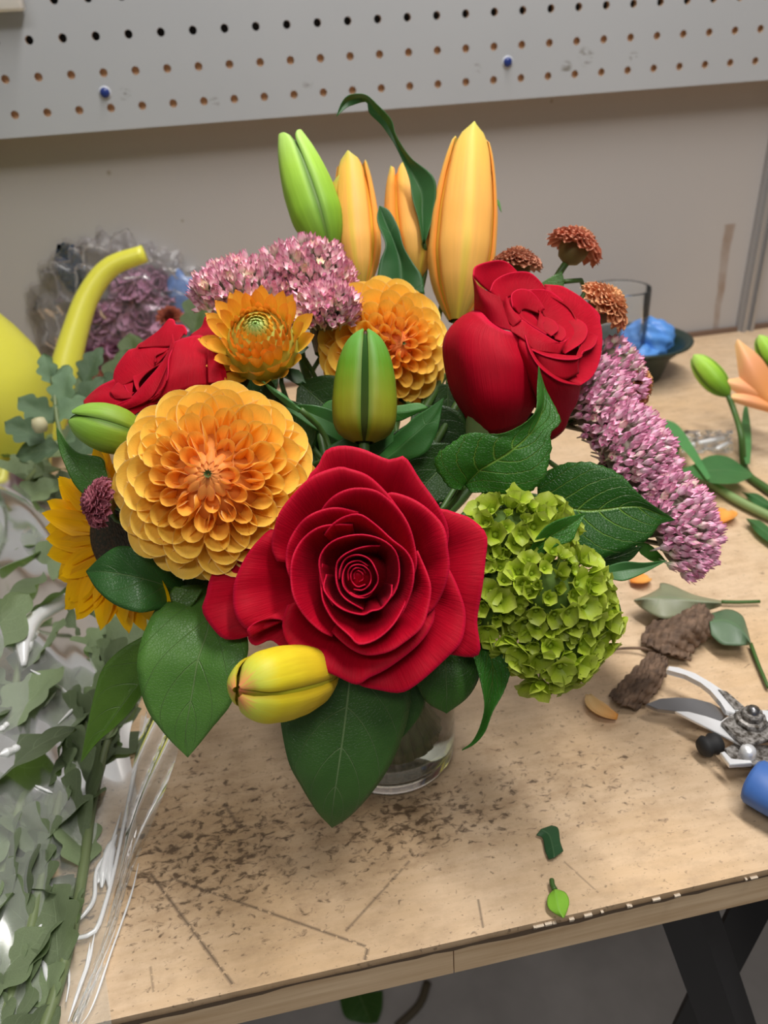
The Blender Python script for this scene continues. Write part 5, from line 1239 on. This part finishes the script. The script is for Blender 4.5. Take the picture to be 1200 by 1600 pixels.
# ------------------------------------------------------------------ yellow watering can
b = N('yellow_plastic')
M_YEL = b.done(b.principled(Base_Color=(.62, .60, .07, 1), Roughness=.35, Subsurface_Weight=.3, Subsurface_Radius=(.02, .02, .004), Subsurface_Scale=1.0))
cb = PZ(-22, 775)
wc = thing('watering_can', 'yellow plastic watering can with a curved spout behind the bouquet', 'watering can', cb)
mb = MB(); mb.lathe([(0, 0), (.048, 0), (.053, .004), (.060, .03), (.071, .065), (.0745, .095), (.071, .112), (.060, .132), (.044, .155), (.028, .176), (.022, .19), (.021, .20), (.018, .20), (.018, .19)], cb, 48); obj('body', mb.mesh('body', M_YEL), wc)
mb = MB(); mb.tube([P(70, 690, .66), P(88, 630, .66), P(101, 580, .66), P(117, 520, .66), P(138, 462, .66), P(172, 418, .66), P(226, 396, .66)], [.013, .013, .0125, .0108, .0095, .0085, .0072], 18, 40); obj('spout', mb.mesh('spout', M_YEL), wc)
mb = MB(); mb.tube([cb + (-.02, 0, .19), cb + (-.07, 0, .20), cb + (-.11, 0, .14), cb + (-.075, 0, .06)], .008, 12, 24); obj('handle', mb.mesh('handle', M_YEL), wc)

# ------------------------------------------------------------------ clear bag of mauve blossoms by the wall
M_MAUVE = petal_mat('mauve_petal', (.36, .14, .22), (.60, .34, .44), None, use_obj=True, trans=.15, vein=.1)
BB = [spoon('blossom_petal', M_MAUVE, 1.0, .5, .1, .1, 5, 5, .2, .4)]
bgl = thing('plastic_bag', 'crumpled clear plastic bag with blue print over mauve blossoms', 'plastic bag', PY(200, 560, -.02))
M_BFILM = film_mat('bag_film', 1.30, (.96, .95, .96), .22, .07, (.66, .66, .70), .9)
def crumple(name, px, py, t, rx, ry, rz, amp, seed, mat, m=30, n=44, parent=None, lo=-.9, fr=(3, 9)):
    r_ = np.random.default_rng(seed); K = r_.normal(0, 1, (10, 3)); K /= np.linalg.norm(K, axis=1)[:, None]; fq = r_.uniform(*fr, 10); phs = r_.uniform(0, 6, 10)
    c0 = P(px, py, t); G = np.zeros((m, n, 3))
    for i, a in enumerate(np.linspace(.02, PI - .02, m)):
        for j, p in enumerate(np.linspace(0, 2 * PI, n, endpoint=False)):
            q = np.array([math.sin(a) * math.cos(p), math.sin(a) * math.sin(p), math.cos(a)])
            s = 1 + amp * (sum(abs(math.sin(fq[k_] * (K[k_] @ q) + phs[k_])) for k_ in range(10)) / 10 - .6) * 2.2
            v = s * (q[0] * rx * R0 + q[1] * ry * unit(np.cross(UPW, R0)) + q[2] * rz * UPW)
            G[i, j] = c0 + v
    G[:, :, 1] = np.minimum(G[:, :, 1], WALLY - .004); G[:, :, 2] = np.maximum(G[:, :, 2], TOPZ + .0015)
    return obj(name, grid_mesh(name, G, mat, True), parent)
crumple('film', 200, 505, .755, .085, .038, .080, .26, 3, M_BFILM, 60, 90, bgl, fr=(6, 22))
crumple('film_corner', 150, 425, .765, .035, .025, .032, .4, 8, M_BFILM, 40, 50, bgl, fr=(5, 16))
M_BLUEF = simple('blue_print', (.10, .20, .46), .35)
for (px, py, rx, rz, sd) in ((118, 402, .012, .018, 4), (292, 480, .020, .030, 6), (122, 425, .010, .012, 9)):
    crumple('printed_patch', px, py, .745, rx, .006, rz, .45, sd, M_BLUEF, 16, 20, bgl)
spots = [(195, 455, .028), (245, 450, .028), (150, 500, .026), (225, 505, .028), (180, 545, .026), (268, 510, .024), (135, 555, .024)]
for i, (px, py, R_) in enumerate(spots):
    g = thing('mauve_blossom', ['mauve blossom inside the clear bag, ' + s for s in ('upper middle', 'highest towards the sedum', 'just behind the watering can spout', 'centre', 'low in the middle', 'close to the blue print', 'lowest near the spout')][i], 'flower', P(px, py, .738), 'mauve blossoms in the clear bag')
    dahlia(g, P(px, py, .738), camdir(rng.normal(0, .4), .3 + rng.normal(0, .3), 1), R_, 26, BB, R_ * .6, R_ * .6, R_ * .9, R_ * .6, R_ * .9, (.8, .8, .9), (1.0, 1.0, 1.1), R_ * .1, .1, 1.7, .6, 8, 2, 'petal', 2.0, .2)
M_RUST = petal_mat('rust_petal', (.12, .02, .015), (.28, .07, .05), None, use_obj=True, trans=.1)
BR = [spoon('rust_petal', M_RUST, 1.2, .6, .1, .05, 5, 5, .2, .4)]
for i, (px, py, lab) in enumerate(((128, 585, 'dark rust-red mum beside the foot of the yellow spout'), (112, 606, 'rust-red mum lowest beside the yellow spout'), (265, 495, 'small brown-orange mum behind the folded rose'), (172, 590, 'rust-brown mum between spout and folded rose'))):
    c0 = P(px, py, .70); R_ = .014
    g = thing('rust_chrysanthemum', lab, 'chrysanthemum', c0, 'rust mums behind the bouquet')
    dahlia(g, c0, camdir(.1, .5, 1), R_, 44, BR, R_ * .5, R_ * .3, R_ * .4, R_ * .5, R_ * .7, (1.0, 1, 1), (1.0 + .5 * (i == 2), 1 + i * .3, 1), R_ * .05, .1, 1.7, .6, 8, 2, 'floret')
    mb = MB(); mb.tube([c0 - UPW * .002, c0 + np.array([.004, .004, -.03]), [c0[0] + .01, c0[1] + .01, TOPZ + .001]], .0016, 6, 8); obj('stem', mb.mesh('stem', M_DARKST), g)
g = thing('leafy_sprig', 'dark leafy sprig behind the folded rose on the bench', 'foliage stem', PZ(190, 690))
for (x, y, tt, dx, dy) in ((160, 640, .62, .6, .8), (180, 620, .63, .2, 1), (200, 600, .64, .7, .7), (150, 660, .6, -.3, 1), (190, 660, .6, .5, .8), (215, 590, .66, -.2, 1), (300, 520, .66, .3, 1)):
    d = camdir(dx, dy, .1); f = unit(T0 + UPW * .6); f = unit(f - (f @ d) * d); put_petal(g, LLEAF[rng.integers(0, 5)], P(x, y, tt), d, f, .04, .045, (.5, .55, .45), 'leaf')
mb = MB(); mb.tube([PZ(190, 690), P(180, 640, .63), P(200, 600, .64)], .0018, 6, 8); obj('stem', mb.mesh('stem', M_DARKST), g)

# ------------------------------------------------------------------ dish with blue tissue, and a tumbler
M_DISH = simple('dark_green_plastic', (.012, .028, .022), .35)
dc = PZ(988, 588)
ds = thing('dish', 'shallow dark green dish by the wall behind the mauve sedum', 'dish', dc)
mb = MB(); mb.lathe([(0, .001), (.026, 0), (.028, .004), (.034, .022), (.048, .036), (.053, .0375), (.0535, .0395), (.050, .0395), (.046, .036), (.032, .024), (.025, .010), (0, .008)], dc, 48); obj('bowl', mb.mesh('bowl', M_DISH), ds)
b = N('blue_nitrile'); nz = b.noise(60, 3, b.objco()); M_BLUE = b.done(b.principled(Base_Color=b.mix(nz, (.05, .20, .62, 1), (.16, .40, .85, 1)), Roughness=.4, Normal=b.bump(nz, .4, .003)))
tb = thing('blue_glove', 'crumpled bright blue disposable glove lying in the dark dish', 'glove', dc + UPW * .012)
crumple('palm', 1012, 532, dc @ CAMR[2] - CAMC @ CAMR[2] - .004, .025, .020, .022, .35, 12, M_BLUE, 30, 40, tb)
crumple('cuff', 990, 556, dc @ CAMR[2] - CAMC @ CAMR[2] - .016, .024, .015, .012, .4, 15, M_BLUE, 22, 30, tb)
mb = MB(); mb.tube([P(975, 560, .73), P(962, 565, .725), P(952, 555, .725)], [.008, .0075, .004], 10, 14); obj('finger', mb.mesh('finger', M_BLUE), tb)
tg = PZ(940, 565); M_THIN = film_mat('thin_glass', 1.16, (.975, .98, .98), .02, .05, (.8, .85, .88))
tv = vase('glass_tumbler', 'empty clear glass tumbler standing behind the golden button chrysanthemum', tg + np.array([-.005, -.035, 0]), .030, .088, 0, M_THIN)

# ------------------------------------------------------------------ cut lily lying on the bench
lc = thing('cut_lily', 'cut orange lily with a green bud lying on the bench', 'lily', PZ(1185, 800))
TL = .60
b0 = P(1138, 618, TL); t0_ = P(1084, 556, TL + .015)
lily_bud('', b0, t0_, .0098, GRN, GRN_I, roll=.2, prof=slim, stem=False, root=lc)
mb = MB(); mb.tube([b0, P(1148, 645, TL - .003), P(1158, 680, TL - .02), PZ(1165, 735, TOPZ + .006), PZ(1200, 765, TOPZ + .004), PZ(1300, 830, TOPZ + .004)], [.0022, .0022, .0026, .003, .003, .003], 8, 30); obj('stem', mb.mesh('stem', M_STEM), lc)
b = N('pale_orange_tepal'); u, v = b.uv(); M_PALEO = b.done(b.principled(Base_Color=b.ramp(v, [(0, (.75, .30, .08)), (.6, (.78, .34, .16)), (1, (.85, .50, .22))]), Roughness=.5))
for rows in ([[(1195, 640, 0), (1205, 625, 5), (1215, 600, 0)], [(1160, 605, 0), (1175, 575, 8), (1190, 560, 4)], [(1148, 540, 0), (1152, 530, 2), (1160, 535, 2)]],
             [[(1215, 640, 0), (1215, 622, 4), (1215, 605, 0)], [(1165, 622, 0), (1165, 605, 4), (1170, 590, 0)], [(1128, 600, 0), (1132, 595, 1), (1140, 592, 0)]],
             [[(1220, 650, 2), (1220, 640, 5), (1220, 630, 2)], [(1170, 636, 2), (1170, 626, 5), (1175, 616, 2)], [(1138, 626, 0), (1140, 620, 2), (1146, 615, 0)]],
             [[(1190, 640, -4), (1215, 610, -2), (1240, 590, -4)], [(1190, 600, -6), (1215, 570, -2), (1230, 560, -4)], [(1170, 550, -10), (1195, 545, -8), (1215, 548, -8)]]):
    obj('tepal', grid_mesh('tepal', patch([[P(x, y, .60 - d * .001) for x, y, d in r] for r in rows], 12, 11), M_PALEO), lc)
lily_bud('', P(1215, 580, .60), P(1186, 525, .61), .008, GRN, GRN_I, roll=.2, prof=slim, stem=False, root=lc)
for (L_, Mi, R_, cl) in (([(1175, 740), (1140, 715), (1110, 712), (1085, 725), (1060, 735)], [(1175, 742), (1140, 735), (1110, 735), (1085, 736), (1060, 736)], [(1175, 745), (1150, 755), (1115, 755), (1085, 745), (1060, 738)], 1.3),
                         ([(1165, 725), (1158, 690), (1160, 650), (1165, 628)], [(1168, 725), (1166, 690), (1167, 655), (1166, 628)], [(1172, 725), (1174, 690), (1172, 660), (1167, 628)], 1.7),
                         ([(1110, 745), (1085, 700), (1060, 665), (1040, 655)], [(1108, 748), (1080, 705), (1055, 678), (1040, 658)], [(1105, 750), (1070, 705), (1045, 690), (1038, 662)], 2.1),
                         ([(1060, 690), (1045, 680), (1035, 672), (1030, 668)], [(1062, 700), (1048, 695), (1038, 690), (1028, 680)], [(1060, 710), (1050, 708), (1040, 705), (1028, 695)], .9)):
    zl_ = TOPZ + .010 + .004 * cl; f_ = lambda q, zz=zl_: PZ(q[0], q[1], zz)
    o = obj('leaf', leaf_mesh('leaf', [f_(q) for q in L_], [f_(q) for q in Mi], [f_(q) for q in R_], M_LILYL), lc, (cl, cl, cl))
# second stem, crossing toward the corner
l2 = thing('lily_stalk', 'pale green cut lily stalk with narrow leaves at the photo edge below the lily', 'stem', PZ(1200, 810))
mb = MB(); mb.tube([PZ(1110, 755, TOPZ + .004), PZ(1150, 780, TOPZ + .005), PZ(1200, 805, TOPZ + .005), PZ(1300, 850, TOPZ + .005)], .0032, 8, 16); obj('stem', mb.mesh('stem', M_PALESTEM), l2)
for (L_, Mi, R_) in (([(1165, 770), (1185, 772), (1210, 790)], [(1160, 768), (1185, 780), (1210, 795)], [(1158, 768), (1180, 788), (1210, 800)]), ([(1168, 810), (1190, 815), (1220, 840)], [(1166, 810), (1188, 825), (1220, 850)], [(1166, 812), (1185, 835), (1220, 860)])):
    obj('leaf', leaf_mesh('leaf', [PZ(*q, TOPZ + .005) for q in L_], [PZ(*q, TOPZ + .008) for q in Mi], [PZ(*q, TOPZ + .005) for q in R_], M_LILYL), l2, (1.2, 1.2, 1.2))
# clear scrap of film on the bench, its glints painted by whitish fold tubes
fs = thing('film_scrap', 'scrap of clear film with painted glints on the bench beside the cut lily', 'plastic wrap', PZ(1100, 710))
G = np.zeros((24, 24, 3))
for i, a in enumerate(np.linspace(0, 1, 24)):
    for j, c_ in enumerate(np.linspace(0, 1, 24)): G[i, j] = PZ(1065 + 80 * c_, 672 + 36 * a, TOPZ + .002 + .004 * abs(math.sin(a * 7 + c_ * 4)) + .003 * abs(math.sin(c_ * 11 - a * 5)))
obj('film', grid_mesh('film', G, M_FILM), fs)
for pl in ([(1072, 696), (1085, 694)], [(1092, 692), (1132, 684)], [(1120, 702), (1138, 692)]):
    mb = MB(); mb.tube([PZ(x, y, TOPZ + .011) for x, y in pl], [.0016, .002, .0016], 8, 8); obj('film_fold_glint', mb.mesh('film_fold_glint', M_FOLDGLINT), fs)

# ------------------------------------------------------------------ scraps on the bench
def flat_leaf(name, label, cat, L_, Mi, R_, mat, cl, z=.003, up=.004, stalk=None, group=None, **kw):
    g = thing(name, label, cat, PZ(*Mi[0][:2]), group)
    o = obj('leaf' if cat == 'leaf' else 'petal', leaf_mesh(name, [PZ(x, y, TOPZ + z) for x, y in L_], [PZ(x, y, TOPZ + up) for x, y in Mi], [PZ(x, y, TOPZ + z) for x, y in R_], mat, **kw), g, cl)
    md = o.modifiers.new('thickness', 'SOLIDIFY'); md.thickness = .0005; md.offset = 0
    if stalk:
        mb = MB(); mb.tube([PZ(x, y, TOPZ + .003) for x, y in stalk], [.0012, .001], 6, 10); obj('leaf_stalk', mb.mesh('leaf_stalk', M_STEM), g)
    return g
zd = Zm(980, 880, 3.81)
flat_leaf('eucalyptus_leaf', 'pale sage-green leaf lying above the dead brown leaf', 'leaf', [zd(*q) for q in ((560, 225), (400, 190), (260, 130), (200, 120), (190, 150), (130, 185), (40, 220))], [zd(*q) for q in ((560, 238), (420, 225), (300, 210), (220, 205), (170, 205), (110, 210), (40, 222))],
          [zd(*q) for q in ((560, 255), (480, 280), (380, 300), (240, 330), (170, 315), (90, 270), (40, 225))], M_LILYL, (7.0, 2.3, 4.4), .010, .016, [zd(*q) for q in ((560, 230), (660, 232), (790, 228))])
flat_leaf('eucalyptus_leaf', 'two-toned green leaf curled next to the dead brown leaf', 'leaf', [zd(*q) for q in ((500, 300), (600, 275), (680, 310), (710, 380), (735, 475))], [zd(*q) for q in ((490, 350), (580, 340), (650, 370), (700, 420), (735, 478))], [zd(*q) for q in ((500, 430), (560, 480), (630, 490), (690, 490), (733, 482))], M_LILYL, (3.0, 1.5, 2.6), .010, .014, [zd(*q) for q in ((735, 480), (780, 600), (840, 740))])
flat_leaf('scrap_leaf', 'dark green torn leaf scrap on the bench near the front edge', 'leaf', [(838, 1305), (848, 1310), (852, 1330), (858, 1343)], [(845, 1296), (858, 1305), (864, 1325), (866, 1340)], [(862, 1290), (872, 1295), (875, 1315), (880, 1330)], M_LILYL, (.8, .75, .9), .0015, .003)
flat_leaf('scrap_leaf', 'tiny bright lime-green leaf on the bench edge, with a short stalk', 'leaf', [(866, 1390), (856, 1402), (858, 1420), (880, 1434)], [(867, 1390), (870, 1405), (873, 1420), (880, 1434)], [(870, 1390), (884, 1396), (889, 1412), (881, 1434)], M_LILYL, (6.5, 4.2, 1.2), .003, .0045, [(867, 1390), (863, 1382), (862, 1374)])
M_OPET = petal_mat('fallen_petal', (.70, .28, .04), (.85, .62, .30), None, use_obj=True, trans=.2)
def petal_scrap(label, pts, w_, cl=(1, 1, 1), z=.004):
    g = thing('fallen_petal', label, 'petal', PZ(*pts[0]), 'fallen orange petals on the bench')
    C_ = crv([PZ(x, y, TOPZ + z) for x, y in pts], 14); T = np.gradient(C_, axis=0); G = np.zeros((14, 9, 3))
    for i in range(14):
        s = np.cross(unit(T[i]), UPW); ww = w_ * math.sin(PI * (.12 + .80 * i / 13))
        for j, u_ in enumerate(np.linspace(-1, 1, 9)): G[i, j] = C_[i] + s * u_ * ww + UPW * (.6 * ww * u_ * u_ - .0015)
    o = obj('petal', grid_mesh('petal', G, M_OPET), g, cl); md = o.modifiers.new('thickness', 'SOLIDIFY'); md.thickness = .0006
petal_scrap('curled orange and cream petal on the bench beside the dead brown leaf', [(965, 1118), (945, 1112), (928, 1100), (920, 1082)], .0042)
petal_scrap('fallen orange petal under the slim grey-green leaf', [(985, 905), (1000, 905), (1015, 900)], .006, (1.1, .8, .4))
petal_scrap('fallen orange petal beyond the tip of the mauve sedum', [(1120, 815), (1132, 805), (1138, 795)], .008, (1.1, .8, .4))
# dead brown leaf
b = N('dead_leaf'); nz = b.noise(140, 4, b.objco()); M_DEAD = b.done(b.principled(Base_Color=b.ramp(nz, [(.3, (.06, .035, .022)), (.7, (.20, .125, .08))]), Roughness=.8, Normal=b.bump(nz, .4, .001)))
dl = thing('dead_leaf', 'shrivelled dark brown leaf on the bench between bouquet and pruners', 'leaf', PZ(1040, 1030))
def crisp(rows, amp, seed, name):
    G = patch([[PZ(*zd(x, y), TOPZ + h * .001) for x, y, h in r] for r in rows], 34, 30); r_ = np.random.default_rng(seed)
    ph_ = r_.uniform(0, 6, 6)
    for i in range(34):
        for j in range(30): G[i, j] += UPW * amp * (abs(math.sin(i * .9 + ph_[0] + j * .3)) + abs(math.sin(j * .8 + ph_[1] - i * .35)) + .6 * abs(math.sin(i * 1.7 + j * 1.3 + ph_[2])) - .6) + np.array([math.sin(j * 1.3 + ph_[3]), math.sin(i * 1.1 + ph_[4]), 0]) * amp * .5
    G[:, :, 2] = np.maximum(G[:, :, 2], TOPZ + .001)
    o = obj(name, grid_mesh(name, G, M_DEAD), dl); md = o.modifiers.new('thickness', 'SOLIDIFY'); md.thickness = .0006
crisp([[(390, 270, 10), (450, 265, 14), (545, 370, 10)], [(270, 310, 6), (380, 370, 16), (500, 440, 6)], [(130, 380, 4), (270, 450, 14), (420, 500, 4)], [(80, 480, 3), (200, 540, 8), (360, 580, 3)]], .0014, 3, 'blade_upper')
crisp([[(140, 540, 4), (200, 560, 8), (235, 580, 4)], [(60, 620, 3), (140, 680, 10), (215, 690, 4)], [(-40, 720, 3), (60, 760, 9), (150, 800, 3)], [(-110, 800, 2), (-40, 850, 6), (60, 880, 2)]], .0012, 6, 'blade_lower')
mb = MB(); mb.tube([PZ(*zd(380, 575), TOPZ + .004), PZ(*zd(200, 530), TOPZ + .006), PZ(*zd(60, 505), TOPZ + .004), PZ(*zd(-100, 520), TOPZ + .002), PZ(*zd(-220, 590), TOPZ + .0015)], [.0010, .0008, .0005], 6, 20); obj('leaf_stalk', mb.mesh('leaf_stalk', M_DEAD), dl)

# ------------------------------------------------------------------ pruners (flat tool, plan traced on the plane it lies in)
zpr = TOPZ + .012
pr = thing('pruners', 'open bypass pruners with steel blades and blue handle on the bench', 'pruners', PZ(1160, 1140))
M_STEEL = simple('bright_steel', (.86, .87, .89), .35, .55)
b = N('stained_steel'); nz = b.noise(420, 5, b.objco()); M_STAIN = b.done(b.principled(Base_Color=b.ramp(nz, [(.38, (.05, .04, .03)), (.68, (.42, .40, .38))]), Metallic=.5, Roughness=b.math('MULTIPLY_ADD', nz, -.3, .55)))
M_GUN = simple('grey_steel', (.25, .25, .26), .38, 1.0)
M_RUBBER = simple('black_rubber', (.012, .012, .013), .7)
b = N('blue_handle'); nz = b.noise(90, 3, b.objco()); M_BLH = b.done(b.principled(Base_Color=b.mix(nz, (.035, .11, .36, 1), (.06, .16, .46, 1)), Roughness=.5))
def plate(name, pts, z0, z1, mat, bev=.0007, n=None):
    """extruded outline (image points on the plane z1), edges bevelled"""
    o2 = np.array([PZ(*zd(x, y), z1)[:2] for x, y in pts])
    if n: o2 = crv(np.vstack([o2, o2[:1]]), n)[:-1]
    k_ = len(o2); ce = o2.mean(0)
    inn = np.array([p + unit(ce - p) * bev for p in o2])
    rows = [np.c_[inn, np.full(k_, z0)], np.c_[o2, np.full(k_, z0 + bev)], np.c_[o2, np.full(k_, z1 - bev)], np.c_[inn, np.full(k_, z1)]]
    mb = MB(); b_ = mb.n; mb.grid(np.array(rows), True)
    mb.f.append(tuple(range(3 * k_, 4 * k_))); mb.m.append(0); mb.f.append(tuple(range(k_))[::-1]); mb.m.append(0)
    return obj(name, mb.mesh(name, mat, False), pr)
plate('hook_blade', [(235, 632), (245, 610), (300, 617), (400, 650), (500, 705), (600, 775), (660, 825), (715, 870), (640, 895), (590, 880), (560, 830), (500, 760), (430, 705), (340, 660)], zpr + .001, zpr + .004, M_STEEL, .0006)
plate('hook_blade_back', [(540, 750), (590, 760), (650, 810), (712, 866), (640, 868), (590, 810)], zpr + .0041, zpr + .0046, M_STAIN, .0002)
plate('cutting_blade', [(110, 838), (190, 805), (290, 796), (400, 803), (500, 830), (610, 890), (560, 940), (480, 915), (290, 880), (180, 868)], zpr - .003, zpr - .0008, M_GUN, .0004)
plate('blade_bevel', [(285, 880), (360, 882), (470, 910), (560, 938), (620, 900), (700, 900), (740, 1060), (700, 1088), (640, 1060), (540, 1010), (400, 940)], zpr - .0007, zpr + .0008, M_STEEL, .0004)
plate('pivot_plate', [(560, 945), (640, 880), (720, 880), (838, 870), (980, 880), (980, 1040), (838, 1050), (760, 1070), (700, 1085), (650, 1040)], zpr + .0009, zpr + .0032, M_STAIN, .0005)
plate('upper_shank', [(640, 875), (720, 866), (838, 873), (1000, 900), (1000, 960), (838, 935), (790, 930), (720, 900)], zpr + .0033, zpr + .0050, M_STEEL, .0005)
pc = PZ(*zd(728, 968), zpr)
mb = MB(); mb.lathe([(.0075, .003), (.0075, .0045), (.0068, .0055), (.0050, .0058), (.0048, .0085), (.0042, .0092), (0, .0094)], pc, 8); pn = obj('pivot_nut', mb.mesh('pivot_nut', M_STAIN, False), pr)
mb = MB(); mb.lathe([(.0028, .009), (.0026, .0112), (0, .0118)], pc, 16); sub('pivot_bolt', mb.mesh('pivot_bolt', M_GUN), pn)
plate('lower_shank', [(580, 1100), (650, 1060), (740, 1075), (838, 1080), (1000, 1090), (1000, 1210), (838, 1200), (700, 1200), (620, 1190)], zpr - .004, zpr - .0015, M_STAIN, .0005)
plate('catch', [(555, 1125), (575, 1118), (615, 1165), (740, 1175), (745, 1190), (610, 1200)], zpr - .0014, zpr + .0010, M_STEEL, .0004)
qc = PZ(*zd(717, 1128), zpr)
mb = MB(); mb.lathe([(.0036, -.002), (.0036, .001), (.0030, .0028), (.0015, .0036), (0, .0038)], qc, 18); obj('rivet', mb.mesh('rivet', M_STEEL), pr)
sp0 = PZ(*zd(500, 1080), TOPZ + .008)
mb = MB(); mb.lathe([(0, -.006), (.004, -.0055), (.0052, -.003), (.0040, -.001), (.0052, .001), (.0045, .004), (0, .005)], sp0, 18, PZ(*zd(560, 1060), TOPZ + .008) - sp0); obj('rubber_bumper', mb.mesh('rubber_bumper', M_RUBBER), pr)
h0 = PZ(*zd(770, 1305), TOPZ + .012); h1 = h0 + unit(PZ(*zd(1250, 1560), TOPZ + .012) - h0) * .095; h2 = PZ(*zd(760, 1255), TOPZ + .012)
mb = MB()
rows = []
for s, wd, hh in ((-.035, .62, .55), (-.028, .85, .85), (-.01, 1, .97), (.06, 1.03, 1), (.5, 1.0, 1), (.85, .95, .95), (.97, .8, .8), (1.0, .45, .5)):
    c_ = h0 + (h1 - h0) * s; dr = unit(h1 - h0); sd = np.cross(dr, UPW)
    rows.append([c_ + sd * math.cos(a) * .0115 * wd + UPW * max(-.0095, math.sin(a) * .0090 * hh) for a in np.linspace(0, 2 * PI, 24, endpoint=False)])
mb.grid(np.array(rows), True); mb.f.append(tuple(range(24))); mb.m.append(0); mb.f.append(tuple(range(7 * 24, 8 * 24))); mb.m.append(0); obj('handle', mb.mesh('handle', M_BLH), pr)
h3 = PZ(*zd(1000, 930), TOPZ + .012); h4 = h3 + unit(PZ(*zd(1500, 1000), TOPZ + .012) - h3) * .10
mb = MB(); mb.tube([h3, h4], [.006, .009, .0095, .0095, .009, .005], 16, 18); obj('handle', mb.mesh('handle', M_BLH), pr)

# ------------------------------------------------------------------ leaf dropped on the floor
fl = thing('floor_leaf', 'green leaf with a bare twig fallen on the floor under the bench', 'leaf', PZ(570, 1570, 0.002))
o = obj('leaf', leaf_mesh('leaf', [PZ(x, y, .01) for x, y in ((530, 1560), (540, 1590), (570, 1600))], [PZ(x, y, .02) for x, y in ((560, 1552), (570, 1575), (580, 1600))], [PZ(x, y, .01) for x, y in ((598, 1548), (597, 1575), (590, 1598))], M_SALAL), fl, (1, 1, 1))
mb = MB(); mb.tube([PZ(668, 1535, .01), PZ(655, 1570, .01), PZ(620, 1605, .01)], .006, 6, 10); obj('twig', mb.mesh('twig', simple('twig_brown', (.10, .08, .05), .7)), fl)
